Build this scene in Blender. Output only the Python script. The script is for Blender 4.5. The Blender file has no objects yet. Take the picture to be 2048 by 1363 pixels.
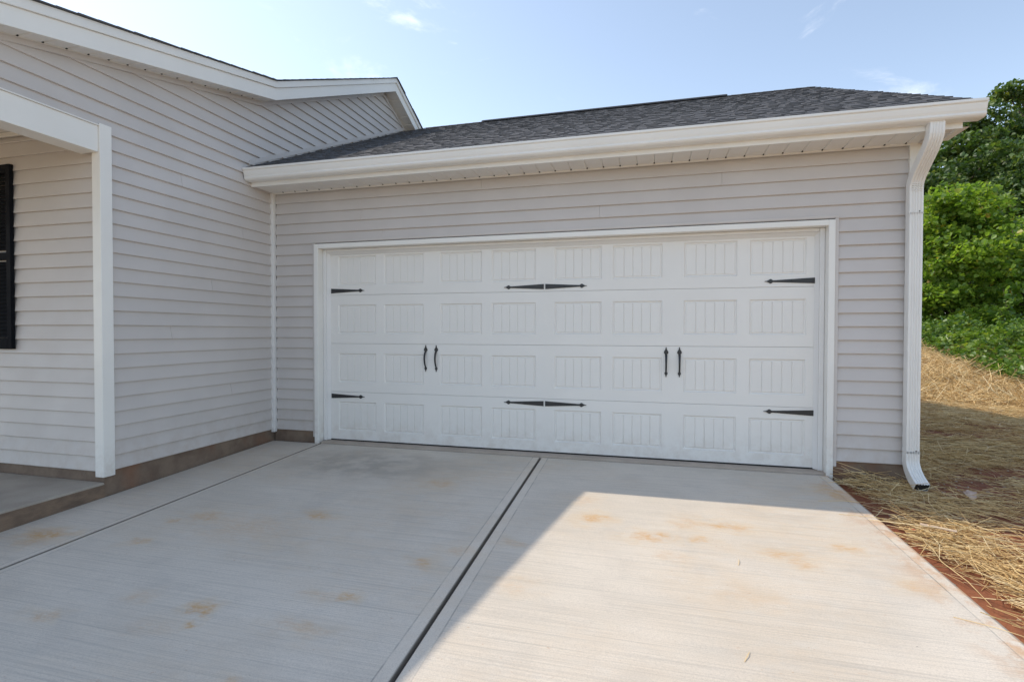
import bpy, math, random
import numpy as np
from mathutils import Matrix, Vector
random.seed(7)
RNG = np.random.default_rng(11)
sc = bpy.context.scene
COL = sc.collection

# ------------------------------------------------------------------ camera
cam = bpy.data.cameras.new('camera')
cam.sensor_width = 36.0
cam.lens = 18.462
cam.clip_start = 0.05
cam.clip_end = 3000
cam_o = bpy.data.objects.new('camera', cam)
COL.objects.link(cam_o)
cam_o.matrix_world = (Matrix.Translation((4.1038, -5.0148, 1.1959))
                      @ Matrix.Rotation(0.2599, 4, 'Z')
                      @ Matrix.Rotation(math.pi / 2 - 0.0168, 4, 'X')
                      @ Matrix.Rotation(0.0015, 4, 'Z'))
sc.camera = cam_o

# ------------------------------------------------------------------ sun, sky, exposure
SUN = Vector((-0.865, 0.150, 1.0)).normalized()
EL = math.asin(SUN.z)
AZ = math.atan2(SUN.x, SUN.y)
sun = bpy.data.lights.new('sun', 'SUN')
sun.energy = 2.0
sun.angle = math.radians(0.55)
sun.color = (0.96, 0.85, 0.70)
sun_o = bpy.data.objects.new('sun', sun)
COL.objects.link(sun_o)
sun_o.rotation_euler = SUN.to_track_quat('Z', 'Y').to_euler()

world = bpy.data.worlds.new('World')
sc.world = world
world.use_nodes = True
wt = world.node_tree
wt.nodes.clear()
wo = wt.nodes.new('ShaderNodeOutputWorld')
bg = wt.nodes.new('ShaderNodeBackground')
sky = wt.nodes.new('ShaderNodeTexSky')
sky.sky_type = 'NISHITA'
sky.sun_disc = False
sky.sun_elevation = EL
sky.sun_rotation = AZ
sky.altitude = 200
sky.air_density = 0.85
sky.dust_density = 0.6
sky.ozone_density = 1.0
bg.inputs['Strength'].default_value = 0.15
# thin wisps of cloud, spread over the whole dome
tc = wt.nodes.new('ShaderNodeTexCoord')
mp = wt.nodes.new('ShaderNodeMapping')
mp.inputs['Scale'].default_value = (1.0, 1.0, 2.2)
mp.inputs['Location'].default_value = (5.37, 10.91, 0.0)
mp.inputs['Rotation'].default_value = (0.0, 0.0, -0.22)
n1 = wt.nodes.new('ShaderNodeTexNoise')
n1.inputs['Scale'].default_value = 5.5
n1.inputs['Detail'].default_value = 9
n1.inputs['Roughness'].default_value = 0.62
n1.inputs['Distortion'].default_value = 0.5
rmp = wt.nodes.new('ShaderNodeMapRange')
rmp.inputs['From Min'].default_value = 0.585
rmp.inputs['From Max'].default_value = 0.80
rmp.inputs['To Max'].default_value = 0.34
rmp.interpolation_type = 'SMOOTHSTEP'
mixc = wt.nodes.new('ShaderNodeMix')
mixc.data_type = 'RGBA'
mixc.inputs['B'].default_value = (7.2, 7.0, 6.7, 1)
wt.links.new(tc.outputs['Generated'], mp.inputs['Vector'])
wt.links.new(mp.outputs['Vector'], n1.inputs['Vector'])
wt.links.new(n1.outputs['Fac'], rmp.inputs['Value'])
wt.links.new(rmp.outputs['Result'], mixc.inputs['Factor'])
hsv = wt.nodes.new('ShaderNodeHueSaturation')      # summer haze: a paler blue all over
hsv.inputs['Saturation'].default_value = 0.74
hsv.inputs['Hue'].default_value = 0.4925
wt.links.new(sky.outputs['Color'], hsv.inputs['Color'])
wt.links.new(hsv.outputs['Color'], mixc.inputs['A'])
wt.links.new(mixc.outputs['Result'], bg.inputs['Color'])
wt.links.new(bg.outputs['Background'], wo.inputs['Surface'])

sc.view_settings.view_transform = 'Standard'
sc.view_settings.look = 'None'
sc.view_settings.exposure = 0.87
sc.view_settings.gamma = 1.0
sc.view_settings.use_curve_mapping = False
sc.render.engine = 'CYCLES'
sc.cycles.use_denoising = True
sc.cycles.max_bounces = 8
sc.cycles.diffuse_bounces = 5


# ------------------------------------------------------------------ materials
class NT:
    def __init__(self, name):
        self.m = bpy.data.materials.new(name)
        self.m.use_nodes = True
        self.t = self.m.node_tree
        self.b = self.t.nodes['Principled BSDF']

    def n(self, typ, **kw):
        nd = self.t.nodes.new(typ)
        for k, v in kw.items():
            if k in nd.inputs.keys() and not hasattr(nd, k):
                nd.inputs[k].default_value = v
            elif hasattr(nd, k) and k not in ('Scale',):
                setattr(nd, k, v)
            else:
                nd.inputs[k].default_value = v
        return nd

    def l(self, a, b):
        self.t.links.new(a, b)

    def noise(self, scale, detail=4, rough=0.55, vec=None, mapping=None, coord='Object', dist=0.0):
        if vec is None:
            t = self.n('ShaderNodeTexCoord')
            vec = t.outputs[coord]
        if mapping:
            mpn = self.n('ShaderNodeMapping')
            mpn.inputs['Scale'].default_value = mapping
            self.l(vec, mpn.inputs['Vector'])
            vec = mpn.outputs['Vector']
        nz = self.n('ShaderNodeTexNoise')
        nz.inputs['Scale'].default_value = scale
        nz.inputs['Detail'].default_value = detail
        nz.inputs['Roughness'].default_value = rough
        nz.inputs['Distortion'].default_value = dist
        self.l(vec, nz.inputs['Vector'])
        return nz.outputs['Fac']

    def rng(self, v, a, b, c=0.0, d=1.0, smooth=True):
        r = self.n('ShaderNodeMapRange')
        if smooth:
            r.interpolation_type = 'SMOOTHSTEP'
        for k, x in (('From Min', a), ('From Max', b), ('To Min', c), ('To Max', d)):
            r.inputs[k].default_value = x
        self.l(v, r.inputs['Value'])
        return r.outputs['Result']

    def math(self, op, a, b=None):
        m = self.n('ShaderNodeMath', operation=op)
        for i, x in enumerate((a, b)):
            if x is None:
                continue
            if isinstance(x, (int, float)):
                m.inputs[i].default_value = x
            else:
                self.l(x, m.inputs[i])
        return m.outputs[0]

    def mix(self, f, a, b, blend='MIX'):
        m = self.n('ShaderNodeMix')
        m.data_type = 'RGBA'
        m.blend_type = blend
        for key, x in (('Factor', f), ('A', a), ('B', b)):
            sock = [s for s in m.inputs if s.name == key and (key == 'Factor' and s.type == 'VALUE' or key != 'Factor' and s.type == 'RGBA')][0]
            if isinstance(x, (int, float)):
                sock.default_value = x
            elif isinstance(x, (tuple, list)):
                sock.default_value = (*x[:3], 1)
            else:
                self.l(x, sock)
        return [s for s in m.outputs if s.type == 'RGBA'][0]

    def col(self, c):
        if isinstance(c, (tuple, list)):
            self.b.inputs['Base Color'].default_value = (*c[:3], 1)
        else:
            self.l(c, self.b.inputs['Base Color'])

    def rough(self, r):
        if isinstance(r, (int, float)):
            self.b.inputs['Roughness'].default_value = r
        else:
            self.l(r, self.b.inputs['Roughness'])

    def bump(self, h, strength=0.3, dist=0.01):
        bn = self.n('ShaderNodeBump')
        bn.inputs['Strength'].default_value = strength
        bn.inputs['Distance'].default_value = dist
        self.l(h, bn.inputs['Height'])
        self.l(bn.outputs['Normal'], self.b.inputs['Normal'])


def painted(name, c, rough=0.45, var=0.06, dirt=0.10, grain=None, low_dirt=None):
    k = NT(name)
    big = k.noise(1.7, 3, coord='Object')
    fine = k.noise(38, 5, 0.65)
    f = k.rng(big, 0.3, 0.7, 1 - var, 1 + var * 0.6)
    c1 = k.mix(1.0, c, k.mix(1.0, (1, 1, 1), f, 'MULTIPLY'), 'MULTIPLY')
    dcol = tuple(x * y for x, y in zip(c, (0.72, 0.66, 0.58)))
    d = k.math('MULTIPLY', k.rng(fine, 0.5, 0.85), k.rng(k.noise(4.0, 4), 0.45, 0.75, 0, dirt))
    c1 = k.mix(d, c1, dcol)
    if low_dirt:
        # splashed red clay, fading out above the ground
        g = k.n('ShaderNodeNewGeometry')
        sx = k.n('ShaderNodeSeparateXYZ')
        k.l(g.outputs['Position'], sx.inputs[0])
        lo = k.math('MULTIPLY', k.rng(sx.outputs['Z'], low_dirt[0], low_dirt[1], 1, 0), k.rng(k.noise(9, 5, 0.7), 0.35, 0.7, 0, low_dirt[2]))
        c1 = k.mix(lo, c1, (0.36, 0.24, 0.15))
    k.col(c1)
    k.rough(k.rng(k.noise(6, 3), 0.3, 0.7, rough - 0.06, rough + 0.08))
    if grain:
        h = k.noise(1.0, 3, 0.6, mapping=grain)
        w = k.noise(2.1, 2)
        hh = k.math('ADD', k.math('MULTIPLY', h, 0.10), k.math('MULTIPLY', w, 0.35))
        k.bump(hh, 0.25, 0.012)
    else:
        k.bump(k.noise(90, 3), 0.05, 0.002)
    return k.m


M = {}
M['siding_x'] = painted('vinyl_siding_garage', (0.580, 0.540, 0.512), 0.5, 0.04, 0.10, grain=(6, 60, 160), low_dirt=(0.10, 0.55, 0.22))
M['siding_y'] = painted('vinyl_siding_gable', (0.580, 0.540, 0.512), 0.5, 0.04, 0.10, grain=(60, 6, 160), low_dirt=(0.10, 0.55, 0.22))
M['trim'] = painted('white_trim', (0.82, 0.80, 0.755), 0.42, 0.03, 0.10, low_dirt=(-0.05, 0.5, 0.35))
M['corner'] = painted('light_corner_trim', (0.76, 0.74, 0.715), 0.45, 0.03, 0.08)
M['alu'] = painted('white_aluminium', (0.81, 0.795, 0.76), 0.35, 0.03, 0.10)
M['soffit'] = painted('vinyl_soffit', (0.79, 0.765, 0.72), 0.5, 0.03, 0.06)
M['door'] = painted('white_steel_door', (0.80, 0.775, 0.735), 0.42, 0.02, 0.07, low_dirt=(0.0, 0.40, 0.22))
M['black'] = painted('black_hardware', (0.024, 0.024, 0.026), 0.38, 0.1, 0.0)
M['rubber_and_shade'] = painted('black_rubber_and_shade', (0.018, 0.016, 0.015), 0.8, 0.1, 0.0)  # rubber of the door seal, also painted shade in soffit gaps and spout end
M['shutter'] = painted('black_shutter', (0.006, 0.007, 0.010), 0.75, 0.1, 0.0)
M['shutter'].node_tree.nodes['Principled BSDF'].inputs['Specular IOR Level'].default_value = 0.12
M['sheath'] = painted('dark_sheathing', (0.05, 0.045, 0.04), 0.9, 0.1, 0.0)
M['white_inside'] = painted('white_porch_ceiling', (0.66, 0.63, 0.58), 0.5, 0.03, 0.04)


def concrete_wall():
    k = NT('parged_foundation')
    a = k.noise(5, 6, 0.6)
    b = k.noise(70, 4, 0.7)
    v = k.noise(2.0, 3)
    c = k.mix(k.rng(a, 0.3, 0.7), (0.150, 0.103, 0.074), (0.235, 0.172, 0.125))
    c = k.mix(k.rng(v, 0.5, 0.72, 0, 0.8), c, (0.23, 0.11, 0.062))
    c = k.mix(k.rng(b, 0.55, 0.75, 0, 0.5), c, (0.09, 0.075, 0.065))
    k.col(c)
    k.rough(0.9)
    k.bump(k.math('ADD', k.math('MULTIPLY', a, 1.0), k.math('MULTIPLY', b, 0.5)), 0.6, 0.008)
    return k.m


M['found'] = concrete_wall()

STAINS = [(0.33,-2.54,0.134,0.069,1),(0.38,-2.65,0.092,0.042,0.5),(2.03,-2.99,0.047,0.042,1),(2.09,-3.10,0.027,0.025,1),(2.65,-2.71,0.054,0.038,0.9),(2.51,-2.75,0.097,0.049,0.35),(1.11,-2.04,0.130,0.090,0.6),(0.92,-2.14,0.051,0.036,0.6),(1.53,-2.11,0.358,0.196,0.35),(1.87,-1.83,0.103,0.056,0.8),(2.41,-0.97,0.089,0.085,0.6),(1.01,-2.46,0.055,0.040,0.7),(3.72,-1.43,0.086,0.071,1),(4.06,-1.66,0.090,0.060,1),(4.19,-1.62,0.042,0.046,0.8),(4.59,-1.36,0.145,0.060,0.9),(4.36,-1.36,0.096,0.079,0.6),(4.41,-1.61,0.048,0.038,0.8),(5.24,-1.52,0.102,0.052,0.7),(4.83,-1.71,0.125,0.062,0.7),(4.91,-1.80,0.054,0.052,0.6),(4.21,-1.89,0.083,0.052,0.35),(2.59,-3.01,0.131,0.052,0.45),(2.88,-2.30,0.066,0.061,0.6),(3.01,-2.11,0.081,0.050,0.5),(3.28,-1.94,0.071,0.047,0.4),(5.45,-0.47,0.095,0.113,0.8),(5.40,-1.94,0.073,0.056,0.5),(1.36,-3.21,0.069,0.037,0.5),(1.63,-2.97,0.054,0.045,0.3),(3.43,-2.42,0.100,0.068,0.3),(4.58,-2.23,0.143,0.099,0.25),(2.55,-3.37,0.037,0.023,0.5),(1.92,-3.16,0.133,0.061,0.2),(3.61,-1.10,0.109,0.106,0.3)]


def concrete_drive(name, edges, tint=1.0):
    """broom-finished slab; edges = list of (x0, slope, sign): tooled margins along lines x = x0 + slope*y"""
    k = NT(name)
    g = k.n('ShaderNodeNewGeometry')
    P = g.outputs['Position']
    sx = k.n('ShaderNodeSeparateXYZ')
    k.l(P, sx.inputs[0])
    X, Y = sx.outputs['X'], sx.outputs['Y']
    big = k.noise(0.9, 4, 0.55, vec=P)
    mid = k.noise(4.5, 5, 0.6, vec=P)
    fine = k.noise(160, 4, 0.7, vec=P)
    broom = k.noise(1.0, 4, 0.75, vec=P, mapping=(1.3, 130, 1))
    broom2 = k.noise(1.0, 3, 0.6, vec=P, mapping=(0.5, 24, 1))
    c = k.mix(k.rng(big, 0.3, 0.7), tuple(tint * x for x in (0.645, 0.580, 0.495)), tuple(tint * x for x in (0.725, 0.655, 0.565)))
    c = k.mix(k.rng(mid, 0.45, 0.8, 0, 0.35), c, (0.52, 0.47, 0.41))
    c = k.mix(k.rng(fine, 0.35, 0.75, 0.0, 0.34), c, (0.26, 0.245, 0.22))
    wash = k.math('MULTIPLY', k.rng(k.noise(0.55, 4, 0.6, vec=P), 0.42, 0.66), k.rng(k.noise(6.0, 6, 0.7, vec=P, mapping=(1, 2.0, 1)), 0.30, 0.62))
    c = k.mix(k.math('MULTIPLY', wash, 0.38), c, (0.62, 0.48, 0.33))
    cure = k.noise(2.2, 5, 0.65, vec=P, dist=0.6)
    c = k.mix(k.rng(cure, 0.54, 0.66, 0, 0.18), c, (0.46, 0.43, 0.395))
    # tooled margins
    band = None
    line = None
    for x0, s, w in edges:
        d = k.math('ABSOLUTE', k.math('SUBTRACT', X, k.math('ADD', k.math('MULTIPLY', Y, s), x0)))
        b = k.rng(d, w - 0.006, w + 0.002, 1, 0)
        ln = k.math('MULTIPLY', k.rng(d, w - 0.006, w - 0.001), k.rng(d, w + 0.001, w + 0.006, 1, 0))
        band = b if band is None else k.math('MAXIMUM', band, b)
        line = ln if line is None else k.math('MAXIMUM', line, ln)
    jd = None
    for x0, s_, w in edges:
        d = k.math('ABSOLUTE', k.math('SUBTRACT', X, k.math('ADD', k.math('MULTIPLY', Y, s_), x0)))
        q_ = k.rng(d, 0.009, 0.017, 1, 0)
        jd = q_ if jd is None else k.math('MAXIMUM', jd, q_)
        last_d = d
    c = k.mix(k.math('MULTIPLY', jd, 0.75), c, (0.16, 0.135, 0.11))
    spill = k.math('MULTIPLY', k.rng(last_d, 0.0, 0.30, 1, 0), k.rng(k.noise(5.0, 7, 0.72, vec=P), 0.44, 0.62))
    c = k.mix(k.math('MULTIPLY', spill, 0.75), c, (0.52, 0.295, 0.145))
    keep = k.math('SUBTRACT', 1.0, band)
    bl = k.math('MULTIPLY', k.rng(broom, 0.42, 0.72), keep)
    c = k.mix(k.math('MULTIPLY', bl, 0.34), c, (0.25, 0.24, 0.225))
    c = k.mix(k.math('MULTIPLY', k.math('MULTIPLY', k.rng(broom2, 0.55, 0.75), keep), 0.20), c, (0.26, 0.25, 0.235))
    brk = k.rng(k.noise(7, 3, vec=P), 0.4, 0.6, 0.25, 0.9)
    c = k.mix(k.math('MULTIPLY', k.math('MULTIPLY', line, brk), 0.55), c, (0.17, 0.16, 0.15))
    # rust-red clay marks carried onto the concrete
    wob = k.n('ShaderNodeTexNoise')
    wob.inputs['Scale'].default_value = 9
    wob.inputs['Detail'].default_value = 5
    k.l(P, wob.inputs['Vector'])
    vm = k.n('ShaderNodeVectorMath', operation='MULTIPLY_ADD')
    k.l(wob.outputs['Color'], vm.inputs[0])
    vm.inputs[1].default_value = (0.26, 0.20, 0)
    k.l(P, vm.inputs[2])
    acc = None
    halo = None
    for (cx, cy, rx, ry, s) in STAINS:
        dd = k.n('ShaderNodeVectorMath', operation='SUBTRACT')
        k.l(vm.outputs[0], dd.inputs[0])
        dd.inputs[1].default_value = (cx + 0.13, cy + 0.10, 0)
        ss = k.n('ShaderNodeVectorMath', operation='MULTIPLY')
        k.l(dd.outputs[0], ss.inputs[0])
        ss.inputs[1].default_value = (1 / rx, 1 / ry, 0)
        ln_ = k.n('ShaderNodeVectorMath', operation='LENGTH')
        k.l(ss.outputs[0], ln_.inputs[0])
        f = k.rng(ln_.outputs['Value'], 0.15, 1.5, s, 0)
        acc = f if acc is None else k.math('MAXIMUM', acc, f)
        h_ = k.rng(ln_.outputs['Value'], 0.4, 3.2, s * 0.45, 0)
        halo = h_ if halo is None else k.math('MAXIMUM', halo, h_)
    patch = k.rng(k.noise(22, 8, 0.78, vec=P, mapping=(1, 2.4, 1)), 0.34, 0.62, 0.0, 1)
    acc = k.math('MULTIPLY', acc, patch)
    halo = k.math('MULTIPLY', halo, k.rng(k.noise(7, 7, 0.7, vec=P, mapping=(1, 2.0, 1)), 0.36, 0.60))
    c = k.mix(halo, c, (0.62, 0.44, 0.24))
    spk = k.math('MULTIPLY', k.rng(k.noise(30, 4, 0.6, vec=P, mapping=(1, 1.7, 1)), 0.66, 0.74), k.rng(k.noise(1.1, 3, vec=P), 0.42, 0.6))
    c = k.mix(k.math('MULTIPLY', spk, 0.6), c, (0.42, 0.225, 0.10))
    c = k.mix(k.math('MULTIPLY', acc, 0.85), c, (0.56, 0.32, 0.125))
    pit = k.rng(k.noise(75, 2, 0.5, vec=P), 0.765, 0.80)
    c = k.mix(k.math('MULTIPLY', pit, 0.55), c, (0.12, 0.10, 0.085))
    # damp, dirty patch in front of the left half of the door
    e1 = k.n('ShaderNodeVectorMath', operation='SUBTRACT')
    k.l(vm.outputs[0], e1.inputs[0])
    e1.inputs[1].default_value = (1.58 + .13, -0.62 + .1, 0)
    e2 = k.n('ShaderNodeVectorMath', operation='MULTIPLY')
    k.l(e1.outputs[0], e2.inputs[0])
    e2.inputs[1].default_value = (1 / 1.0, 1 / 0.5, 0)
    e3 = k.n('ShaderNodeVectorMath', operation='LENGTH')
    k.l(e2.outputs[0], e3.inputs[0])
    c = k.mix(k.math('MULTIPLY', k.rng(e3.outputs['Value'], 0.2, 1.2, 0.5, 0), k.rng(mid, 0.35, 0.6, 0.3, 1)), c, (0.25, 0.225, 0.195))
    k.col(c)
    k.rough(0.85)
    h = k.math('ADD', k.math('MULTIPLY', k.math('MULTIPLY', broom, keep), 1.0), k.math('MULTIPLY', fine, 0.5))
    h = k.math('SUBTRACT', h, k.math('MULTIPLY', line, 1.0))
    k.bump(h, 0.35, 0.004)
    return k.m


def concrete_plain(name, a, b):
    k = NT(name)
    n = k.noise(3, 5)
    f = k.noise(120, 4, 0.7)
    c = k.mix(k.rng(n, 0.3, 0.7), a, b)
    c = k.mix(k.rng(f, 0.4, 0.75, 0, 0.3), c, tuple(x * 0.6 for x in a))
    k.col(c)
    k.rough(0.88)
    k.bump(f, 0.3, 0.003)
    return k.m


M['garage_slab'] = concrete_plain('garage_floor_concrete', (0.40, 0.33, 0.27), (0.50, 0.42, 0.35))
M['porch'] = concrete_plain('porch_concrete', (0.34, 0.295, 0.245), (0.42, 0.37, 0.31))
kp = NT('stained_porch_edge')
kp.col(kp.mix(kp.rng(kp.noise(4, 6, 0.65, mapping=(1, 1, 3)), 0.3, 0.7), (0.125, 0.088, 0.064), (0.24, 0.165, 0.112)))
kp.rough(0.92)
kp.bump(kp.noise(60, 5, 0.7), 0.5, 0.006)
M['porch_edge'] = kp.m
M['porch_side'] = M['found']


def shingle_mat():
    k = NT('asphalt_shingle')
    g = k.n('ShaderNodeNewGeometry')
    r = g.outputs['Random Per Island']
    P = g.outputs['Position']
    f = k.noise(320, 3, 0.8, vec=P)
    b = k.noise(3, 3, vec=P)
    c = k.mix(k.rng(r, 0, 1, smooth=False), (0.066, 0.068, 0.075), (0.098, 0.099, 0.107))
    c = k.mix(k.rng(b, 0.4, 0.7, 0, 0.4), c, (0.07, 0.067, 0.066))
    c = k.mix(k.rng(f, 0.45, 0.8, 0, 0.35), c, (0.13, 0.127, 0.125))
    k.col(c)
    k.rough(0.85)
    k.bump(f, 0.6, 0.003)
    return k.m


M['shingle'] = shingle_mat()


def clay_mat():
    k = NT('red_clay')
    g = k.n('ShaderNodeNewGeometry')
    P = g.outputs['Position']
    a = k.noise(1.3, 6, 0.6, vec=P)
    b = k.noise(14, 6, 0.65, vec=P)
    f = k.noise(90, 4, 0.7, vec=P)
    c = k.mix(k.rng(a, 0.3, 0.7), (0.20, 0.060, 0.026), (0.31, 0.115, 0.052))
    c = k.mix(k.rng(b, 0.5, 0.75, 0, 0.6), c, (0.13, 0.042, 0.022))
    c = k.mix(k.rng(f, 0.6, 0.8, 0, 0.5), c, (0.38, 0.20, 0.11))
    # the rest of the lot lies under a thick, closed layer of straw
    sx = k.n('ShaderNodeSeparateXYZ')
    k.l(P, sx.inputs[0])
    far = k.math('MAXIMUM', k.math('MAXIMUM', k.rng(sx.outputs['Y'], -4.2, -5.0), k.rng(sx.outputs['X'], 9.0, 10.0)), k.rng(sx.outputs['X'], -0.5, -1.5))
    sc_ = k.mix(k.rng(k.noise(30, 5, 0.7, vec=P), 0.3, 0.7), (0.40, 0.27, 0.12), (0.56, 0.42, 0.22))
    c = k.mix(k.math('MULTIPLY', far, k.rng(k.noise(3.0, 5, 0.6, vec=P), 0.34, 0.46)), c, sc_)
    k.col(c)
    k.rough(0.95)
    k.bump(k.math('ADD', b, k.math('MULTIPLY', f, 0.4)), 0.8, 0.03)
    return k.m


M['clay'] = clay_mat()


def straw_mat():
    k = NT('wheat_straw')
    g = k.n('ShaderNodeNewGeometry')
    r = g.outputs['Random Per Island']
    ramp = k.n('ShaderNodeValToRGB')
    k.l(r, ramp.inputs['Fac'])
    cr = ramp.color_ramp
    cr.elements[0].position = 0
    cr.elements[0].color = (0.35, 0.215, 0.09, 1)
    cr.elements[1].position = 1
    cr.elements[1].color = (0.93, 0.79, 0.50, 1)
    e = cr.elements.new(0.35)
    e.color = (0.70, 0.48, 0.21, 1)
    e = cr.elements.new(0.7)
    e.color = (0.85, 0.64, 0.32, 1)
    k.col(ramp.outputs['Color'])
    k.rough(0.55)
    return k.m


M['straw'] = straw_mat()


def leaf_mat(name, stops, trans=0.35, rough=0.5):
    k = NT(name)
    g = k.n('ShaderNodeNewGeometry')
    r = g.outputs['Random Per Island']
    ramp = k.n('ShaderNodeValToRGB')
    k.l(r, ramp.inputs['Fac'])
    cr = ramp.color_ramp
    cr.elements[0].position = stops[0][0]
    cr.elements[0].color = (*stops[0][1], 1)
    cr.elements[1].position = stops[-1][0]
    cr.elements[1].color = (*stops[-1][1], 1)
    for p_, c_ in stops[1:-1]:
        e = cr.elements.new(p_)
        e.color = (*c_, 1)
    big = k.noise(0.8, 3, vec=g.outputs['Position'])
    c = k.mix(1.0, ramp.outputs['Color'], k.mix(k.rng(big, 0.3, 0.7), (0.75, 0.8, 0.8), (1.15, 1.1, 1.0)), 'MULTIPLY')
    k.col(c)
    k.rough(rough)
    tr = k.n('ShaderNodeBsdfTranslucent')
    tc_ = k.mix(1.0, c, (1.5, 1.6, 0.6), 'MULTIPLY')
    k.l(tc_, tr.inputs['Color'])
    ms = k.n('ShaderNodeMixShader')
    ms.inputs['Fac'].default_value = trans
    k.l(k.b.outputs[0], ms.inputs[1])
    k.l(tr.outputs[0], ms.inputs[2])
    out = [n for n in k.t.nodes if n.type == 'OUTPUT_MATERIAL'][0]
    k.l(ms.outputs[0], out.inputs['Surface'])
    return k.m


M['leaf_dark'] = leaf_mat('oak_leaf', [(0, (0.045, 0.085, 0.026)), (0.5, (0.080, 0.145, 0.040)), (0.85, (0.130, 0.20, 0.055)), (1, (0.19, 0.225, 0.06))], 0.3)
M['leaf_mid'] = leaf_mat('broad_leaf', [(0, (0.045, 0.09, 0.028)), (0.5, (0.080, 0.145, 0.042)), (0.88, (0.14, 0.20, 0.06)), (1, (0.22, 0.24, 0.045))], 0.35)
M['leaf_bright'] = leaf_mat('redbud_leaf', [(0, (0.10, 0.18, 0.034)), (0.45, (0.19, 0.295, 0.055)), (0.9, (0.30, 0.40, 0.09)), (0.97, (0.33, 0.36, 0.06)), (1, (0.34, 0.22, 0.06))], 0.5, 0.42)
M['leaf_ivy'] = leaf_mat('ivy_leaf', [(0, (0.065, 0.13, 0.028)), (0.5, (0.125, 0.215, 0.045)), (0.9, (0.22, 0.31, 0.07)), (1, (0.30, 0.34, 0.07))], 0.35, 0.4)
kb = NT('bark')
kb.col(kb.mix(kb.rng(kb.noise(9, 5), 0.3, 0.7), (0.06, 0.045, 0.035), (0.14, 0.11, 0.085)))
kb.rough(0.9)
M['bark'] = kb.m
kb = NT('dry_leaf')
kb.col(kb.mix(kb.rng(kb.noise(30, 4), 0.3, 0.7), (0.42, 0.30, 0.24), (0.55, 0.43, 0.36)))
kb.rough(0.7)
M['dry_leaf'] = kb.m
kb = NT('pale_wood')
kb.col(kb.mix(kb.rng(kb.noise(1, 4, mapping=(20, 200, 200)), 0.3, 0.7), (0.50, 0.36, 0.25), (0.62, 0.48, 0.36)))
kb.rough(0.75)
M['lath'] = kb.m
kb = NT('red_plastic')
kb.col((0.55, 0.03, 0.025))
kb.rough(0.35)
M['red'] = kb.m
kb = NT('pebble')
kb.col(kb.mix(kb.rng(kb.noise(12, 4), 0.3, 0.7), (0.30, 0.20, 0.14), (0.50, 0.40, 0.32)))
kb.rough(0.8)
M['pebble'] = kb.m
kb = NT('window_glass')
kb.col((0.02, 0.025, 0.03))
kb.rough(0.05)
M['glass'] = kb.m


# ------------------------------------------------------------------ mesh helpers
def link(name, me, mat, parent=None, loc=None):
    o = bpy.data.objects.new(name, me)
    COL.objects.link(o)
    if mat is not None and not me.materials:
        me.materials.append(mat)
    if parent is not None:
        o.parent = parent
    if loc is not None:
        o.location = loc
    return o


def empty(name, loc=(0, 0, 0), **props):
    o = bpy.data.objects.new(name, None)
    COL.objects.link(o)
    o.location = loc
    o.empty_display_size = 0.3
    for k_, v_ in props.items():
        o[k_] = v_
    return o


def tag(o, **props):
    for k_, v_ in props.items():
        o[k_] = v_
    return o


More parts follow.
